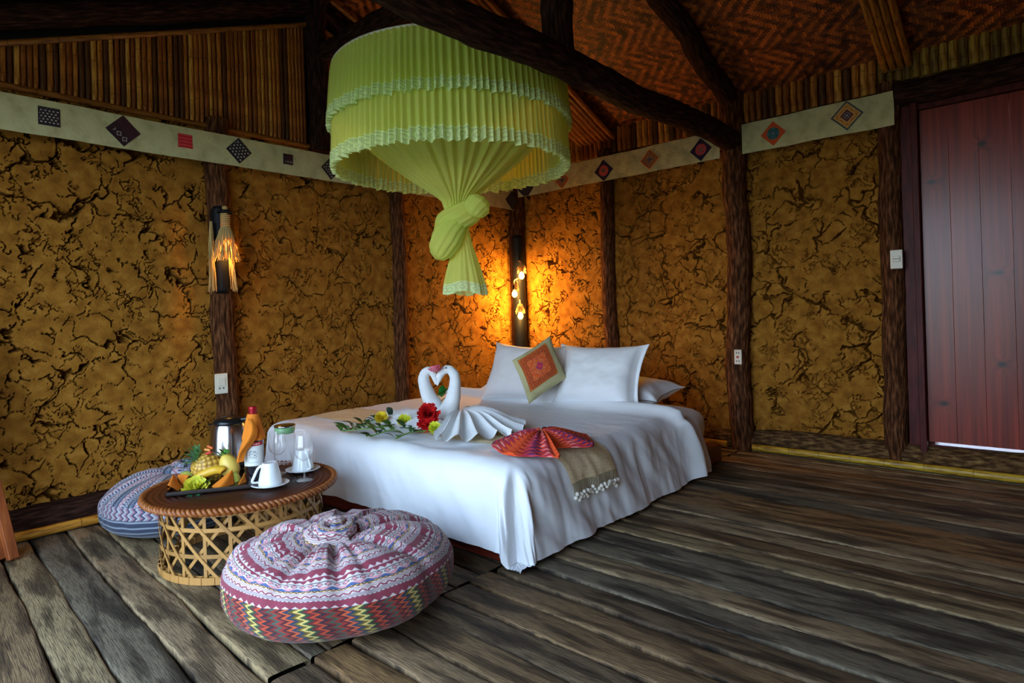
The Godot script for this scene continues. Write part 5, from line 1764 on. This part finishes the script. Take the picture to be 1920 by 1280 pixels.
func build_fruit() -> void:
	var y := TH + 0.001
	# tray: shallow board with a rim
	var a := on_y(330, 930, y)
	var b := on_y(478, 915, y)
	var ex := (b - a).normalized()
	var ez := ex.cross(Vector3.UP).normalized()
	if ez.dot(CAM - a) > 0.0: ez = -ez
	var len := 0.37
	var wid := 0.20
	var c := on_y(408, 923, y) + ez * wid * 0.5
	var bs := Basis(ex, Vector3.UP, -ez if ex.cross(Vector3.UP).dot(-ez) > 0.0 else ez)
	var o := thing("serving_tray", c, "dark rectangular wooden tray carrying the fruit", "tray")
	var mb := Mb.new()
	mb.box(c + Vector3(0, 0.006, 0), Vector3(len, 0.010, wid), 0.003, bs)
	put(mb, "tray_board", M.tray, o)
	for s in [-1, 1]:
		mb = Mb.new()
		mb.box(c + bs * Vector3(0, 0.010, s * (wid / 2 - 0.004)), Vector3(len, 0.016, 0.008), 0.002, bs)
		put(mb, "tray_rim", M.tray, o)
		mb = Mb.new()
		mb.box(c + bs * Vector3(s * (len / 2 - 0.004), 0.010, 0), Vector3(0.008, 0.016, wid), 0.002, bs)
		put(mb, "tray_rim", M.tray, o)
	var dc := (c - CAM).dot(-cam_basis.z)
	# pineapple: body axis from lower right to upper left
	var p0 := at_depth(412, 892, dc + 0.10)
	var p1 := at_depth(370, 864, dc + 0.04)
	var pa := (p1 - p0).normalized()
	var px := pa.cross(Vector3.UP).normalized()
	var pz := px.cross(pa)
	var pb := Basis(px, pa, pz)
	var pc := (p0 + p1) / 2.0 + Vector3(0, 0.004, 0)
	o = thing("pineapple", pc - Vector3(0, 0.05, 0), "small yellow pineapple with a green crown on the tray", "pineapple")
	mb = Mb.new()
	var eyec := func(s: float, t: float) -> float:
		var u := s * 11.0
		var v := t * 7.0
		var m := absf(sin(PI * (u + v))) * absf(sin(PI * (u - v)))
		return m
	mb.grid(88, 44, func(s, t):
		var e: float = t * PI
		var h: float = 0.008 * pow(eyec.call(s, t), 0.6)
		var r := 0.054 * pow(sin(e), 0.65) + h * sin(e)
		return pc + pb * Vector3(r * cos(TAU * s), -0.066 * cos(e), r * sin(TAU * s)), true, false, 1, 1, false,
		func(s, t): return lin(rgb(120, 84, 30)).lerp(lin(rgb(232, 186, 84)), pow(eyec.call(s, t), 0.5)))
	put(mb, "fruit_body", M.fruit, o)
	for k in 26:
		var aa := k * 2.4
		var rr := 0.012 + 0.020 * (k / 26.0)
		var root := pc + pb * Vector3(cos(aa) * 0.012, 0.064, sin(aa) * 0.012)
		var outw := pb * Vector3(cos(aa), 0, sin(aa))
		leaf(o, root, root + pa * lerpf(0.055, 0.012, k / 26.0) + outw * rr * 1.5 + Vector3(0, 0.008, 0), 0.008, rgb(70, 120, 62).lerp(rgb(150, 180, 130), rng.randf() * 0.5))
	# a carved skewer of red and orange bits on the crown
	o = thing("fruit_garnish", at_depth(393, 848, dc + 0.02), "red and orange carved garnish on top of the pineapple", "garnish")
	for q in [[389, 843, rgb(222, 150, 70), 10.0], [394, 838, rgb(214, 100, 40), 24.0], [391, 849, rgb(196, 50, 40), -20.0]]:
		mb = Mb.new()
		mb.col = lin(q[2])
		mb.box(at_depth(q[0], q[1], dc + 0.03), Vector3(0.026, 0.010, 0.010), 0.003, Basis(cam_basis.z, deg_to_rad(-q[3])) * cam_basis)
		put(mb, "slice", M.fruit, o)
	# banana
	o = thing("banana", at_depth(390, 892, dc - 0.02), "ripe banana curved in front of the pineapple", "banana")
	var bp := smooth_line([at_depth(361, 906, dc - 0.02), at_depth(369, 897, dc - 0.02), at_depth(386, 887, dc - 0.01), at_depth(404, 881, dc), at_depth(416, 881, dc + 0.01), at_depth(420, 884, dc + 0.01)], 30)
	var br := PackedFloat32Array()
	var bc := PackedColorArray()
	for k in 31:
		var t := k / 30.0
		br.append(lerpf(0.005, 0.0175, minf(1.0, minf(t * 6.0 + 0.1, (1.0 - t) * 8.0 + 0.15))))
		bc.append(lin(rgb(226, 178, 52)).lerp(lin(rgb(120, 110, 40)), 1.0 if t < 0.06 else 0.0).lerp(lin(rgb(90, 66, 30)), 1.0 if t > 0.96 else 0.0))
	mb = Mb.new()
	mb.tube(bp, br, 10, true, 1.0, bc)
	put(mb, "peel", M.fruit, o)
	# mangoes
	var mango := func(u: float, v: float, dd: float, ang: float, r: Vector3, col: Color, col2: Color, label: String, leafy: bool) -> void:
		var m0 := at_depth(u, v, dc + dd)
		var q := thing("mango", m0 - Vector3(0, r.y, 0), label, "mango", "mangoes on the tray")
		var m2 := Mb.new()
		var bb := Basis(cam_basis.z, deg_to_rad(ang)) * cam_basis
		m2.grid(28, 20, func(s, t):
			var e: float = t * PI
			var rr := sin(e)
			return m0 + bb * Vector3(r.x * rr * cos(TAU * s) * (1.0 + 0.12 * cos(e)), -r.y * cos(e), r.z * rr * sin(TAU * s)), true, false, 1, 1, false,
			func(_s, t): return lin(col).lerp(lin(col2), smoothstep(0.2, 0.0, t) * 0.6))
		put(m2, "skin", M.fruit, q)
		if leafy:
			for k in 9:
				var root := m0 + bb * Vector3(rng.randf_range(-0.02, 0.02), r.y * 0.92, 0.01)
				leaf(q, root, root + cam_basis * Vector3(rng.randf_range(-0.03, 0.045), rng.randf_range(0.0, 0.032), rng.randf_range(-0.01, 0.03)), 0.009, rgb(50, 110, 50).lerp(rgb(130, 180, 90), rng.randf()))
	mango.call(430, 873, 0.06, 22.0, Vector3(0.038, 0.054, 0.036), rgb(228, 196, 90), rgb(190, 190, 90), "pale yellow mango with green leaves leaning on the pineapple", true)
	mango.call(441, 901, 0.03, 8.0, Vector3(0.022, 0.038, 0.025), rgb(178, 190, 84), rgb(150, 176, 80), "small green mango between two orange napkins", false)
	mango.call(351, 893, 0.06, 70.0, Vector3(0.022, 0.030, 0.022), rgb(170, 176, 80), rgb(150, 170, 80), "small green mango between the pineapple and the pointed napkin", false)
	# napkins folded to pockets
	var nk := func(list: Array, bulge: float, label: String) -> void:
		var q := thing("napkin", at_depth(list[0][0], list[0][1], dc + list[0][2]), label, "napkin", "orange napkins on the table")
		cloth_cone(q, at_depth(list[0][0], list[0][1], dc + list[0][2]), at_depth(list[1][0], list[1][1], dc + list[1][2]), at_depth(list[2][0], list[2][1], dc + list[2][2]), bulge, "fold")
	nk.call([[326, 889, 0.02], [313, 915, -0.03], [350, 928, -0.08]], 0.05, "big orange napkin folded to a point beside the yellow flower")
	nk.call([[333, 890, 0.06], [340, 912, 0.0], [368, 898, 0.05]], 0.035, "orange napkin folded low behind the yellow flower")
	nk.call([[436, 880, 0.02], [384, 922, -0.07], [440, 919, -0.03]], 0.04, "orange napkin pocket in front of the pale mango")
	nk.call([[463, 878, 0.05], [444, 916, -0.01], [461, 909, 0.0]], 0.025, "narrow orange napkin standing on the tray beside the wine bottle")
	# yellow flower with leaves at the front
	var fp := at_depth(367, 917, dc - 0.06)
	o = thing("yellow_flower", Vector3(fp.x, y, fp.z), "yellow green flower with dark leaves at the front of the tray", "flower")
	blossom(o, fp, ((CAM - fp).normalized() + Vector3(0, 0.7, 0)).normalized(), 0.054, 6, 16, rgb(240, 228, 60), rgb(206, 214, 80), "petals", 0.7)
	for q in [[360, 943, -0.16, 0.024, rgb(44, 110, 62)], [378, 934, -0.09, 0.014, rgb(36, 92, 52)], [346, 920, -0.08, 0.016, rgb(150, 190, 80)], [392, 903, -0.05, 0.016, rgb(34, 104, 56)], [400, 897, -0.05, 0.013, rgb(40, 96, 50)], [388, 917, -0.07, 0.014, rgb(30, 84, 50)]]:
		leaf(o, fp - Vector3(0, 0.012, 0), at_depth(q[0], q[1], dc + q[2]), q[3], q[4])

# ---------------------------------------------------------------- floor cushions
func pouf(o: Vector3, r: float, h: float, turn: float, m: Material, label: String, sd: int, knot_at: Vector3) -> void:
	var t := thing("floor_cushion", o, label, "floor cushion", "round printed floor cushions")
	var nz := noise(sd, 1.0, 3)
	var ko := Vector3(knot_at.x - o.x, 0, knot_at.z - o.z)
	var surf := func(s: float, q: float) -> Vector3:
		# q: 0 at the knot, 1 under the cushion
		var a := TAU * s + turn
		var e := q * PI
		var rr := r * pow(sin(e), 0.78)
		var yy := h * 0.5 + h * 0.5 * signf(cos(e)) * pow(absf(cos(e)), 0.95)
		if cos(e) < 0.0: yy = h * 0.5 - h * 0.5 * pow(absf(cos(e)), 0.5)
		var top := smoothstep(0.55, 0.05, q)
		var pl := sin(a * 11.0 + 2.2 * nz.get_noise_2d(cos(a) * 1.5, sin(a) * 1.5)) + 0.6 * sin(a * 23.0 + 4.0)
		var deep := maxf(0.0, -pl)
		yy -= 0.020 * deep * top * smoothstep(0.02, 0.12, q) 
		rr *= 1.0 - 0.018 * deep * smoothstep(0.75, 0.3, q)
		yy -= 0.03 * exp(-pow(q / 0.08, 2.0))
		rr *= 1.0 + 0.03 * nz.get_noise_2d(cos(a) * 1.2 + 5.0, sin(a) * 1.2)
		yy *= 1.0 + 0.07 * nz.get_noise_2d(cos(a) * 1.0 + 15.0, sin(a) + q * 2.0)
		return o + Vector3(cos(a) * rr, maxf(0.002, yy), sin(a) * rr) + ko * (1.0 - smoothstep(0.0, 0.5, q))
	var mb := Mb.new()
	mb.grid(240, 70, func(s, q): return surf.call(s, q), true, false, 1, 1, true)
	var arc := PackedFloat32Array([0.0])
	for k in 70:
		arc.append(arc[k] + (surf.call(0.0, (k + 1) / 70.0) as Vector3).distance_to(surf.call(0.0, k / 70.0)))
	for k in mb.uv.size():
		mb.uv[k].y = arc[int(round(mb.uv[k].y * 70.0))] / arc[70]
	put(mb, "cover", m, t)
	# rosette: the gathered cloth rolled to a knot
	mb = Mb.new()
	var c := o + ko + Vector3(0, h * 0.86, 0)
	var path := PackedVector3Array()
	var rad := PackedFloat32Array()
	var tilt := Vector3(ko.x * 2.0 + 0.0, 1.0, ko.z * 2.0).normalized()
	var xx := tilt.cross(Vector3(0, 0, 1)).normalized()
	var zz := xx.cross(tilt)
	for k in 61:
		var f := k / 60.0
		var a := f * TAU * 2.1
		var rr := lerpf(0.078, 0.014, f)
		path.append(c + (xx * cos(a) + zz * sin(a)) * rr + tilt * (0.006 + 0.050 * f))
		rad.append(lerpf(0.030, 0.018, f) * (1.0 + 0.08 * sin(k * 2.1)))
	mb.tube(path, rad, 12)
	for q in mb.uv.size():
		mb.uv[q] = Vector2(mb.uv[q].y * 0.45, 0.02 + mb.uv[q].x * 0.16)
	put(mb, "rosette", m, t)

func build_poufs() -> void:
	pouf(Vector3(1.765, 0, 3.0), 0.368, 0.275, 0.4, M.pouf_print, "round floor cushion in wine red and cream print before the bed", 51, Vector3(1.80, 0, 3.05))
	pouf(Vector3(0.435, 0, 3.02), 0.315, 0.27, 1.3, M.pouf_print_blue, "round floor cushion in blue grey print behind the wicker table", 52, Vector3(0.42, 0, 2.98))

func build_misc() -> void:
	# foot of a wooden stand at the edge of the room
	var f := on_y(6, 1052, 0.0)
	var o := thing("leaning_board", f, "orange brown wooden board leaning towards the mud wall past the blue cushion", "board")
	var b := Basis(Vector3(cam_basis.z.x, 0, cam_basis.z.z).normalized(), deg_to_rad(12.0)) * Basis(Vector3.UP, deg_to_rad(20.0))
	var mb := Mb.new()
	var e := on_y(12, 1052, 0.0)
	mb.box(Vector3(e.x - 0.012, 0.006, e.z + 0.03) + b * Vector3(0, 0.70, 0), Vector3(0.025, 1.4, 0.10), 0.004, b)
	put(mb, "plank", M.screen_wood, o)
	mb = Mb.new()
	mb.box(Vector3(e.x + 0.012, 0.006, e.z - 0.02) + b * Vector3(0, 0.70, 0), Vector3(0.025, 1.4, 0.04), 0.004, b)
	put(mb, "batten", M.screen_wood, o)
	# scraps on the floor boards
	for q in [[1270, 918, 0.012, 0.005], [1205, 1190, 0.0, 0.0]]:
		if q[2] > 0.0:
			var p := on_y(q[0], q[1], 0.001)
			mb = Mb.new()
			sphere(mb, p + Vector3(0, 0.004, 0), Vector3(q[2], q[3], q[2] * 0.7), Basis(), 8, 6)
			var s := put(mb, "paper_scrap", M.cotton_ball)
			tag(s, "tiny white scrap lying on the floor boards past the bed", "scrap")

func _ready() -> void:
	rng.seed = 20
	cam_basis = Basis(Vector3.UP, deg_to_rad(41.291)) * Basis(Vector3.BACK, deg_to_rad(-1.785))
	var cam := Camera3D.new()
	cam.name = "camera"
	cam.transform = Transform3D(cam_basis, CAM)
	cam.projection = Camera3D.PROJECTION_FRUSTUM
	cam.near = 0.05
	cam.far = 60.0
	cam.size = 2.0 * 640.0 / F * cam.near
	cam.frustum_offset = Vector2(0.0, -(640.0 - PY) / F * cam.near)
	add_child(cam)
	cam.current = true
	var env := Environment.new()
	var sky := ProceduralSkyMaterial.new()
	sky.sky_top_color = Color(0.66, 0.78, 0.92)
	sky.sky_horizon_color = Color(0.86, 0.92, 0.97)
	sky.ground_horizon_color = Color(0.62, 0.66, 0.62)
	sky.ground_bottom_color = Color(0.40, 0.42, 0.38)
	sky.sky_energy_multiplier = 1.0
	env.background_mode = Environment.BG_SKY
	env.sky = Sky.new()
	env.sky.sky_material = sky
	env.background_energy_multiplier = 1.6
	env.tonemap_mode = Environment.TONE_MAPPER_LINEAR
	env.tonemap_exposure = 5.8
	env.sdfgi_enabled = true
	env.ssao_enabled = true
	env.ssil_enabled = true
	var we := WorldEnvironment.new()
	we.name = "world"
	we.environment = env
	add_child(we)
	make_materials()
	build_structure()
	build_timber()
	build_bands()
	build_bed()
	build_net()
	build_table()
	build_tableware()
	build_fruit()
	build_poufs()
	build_lamps()
	build_misc()
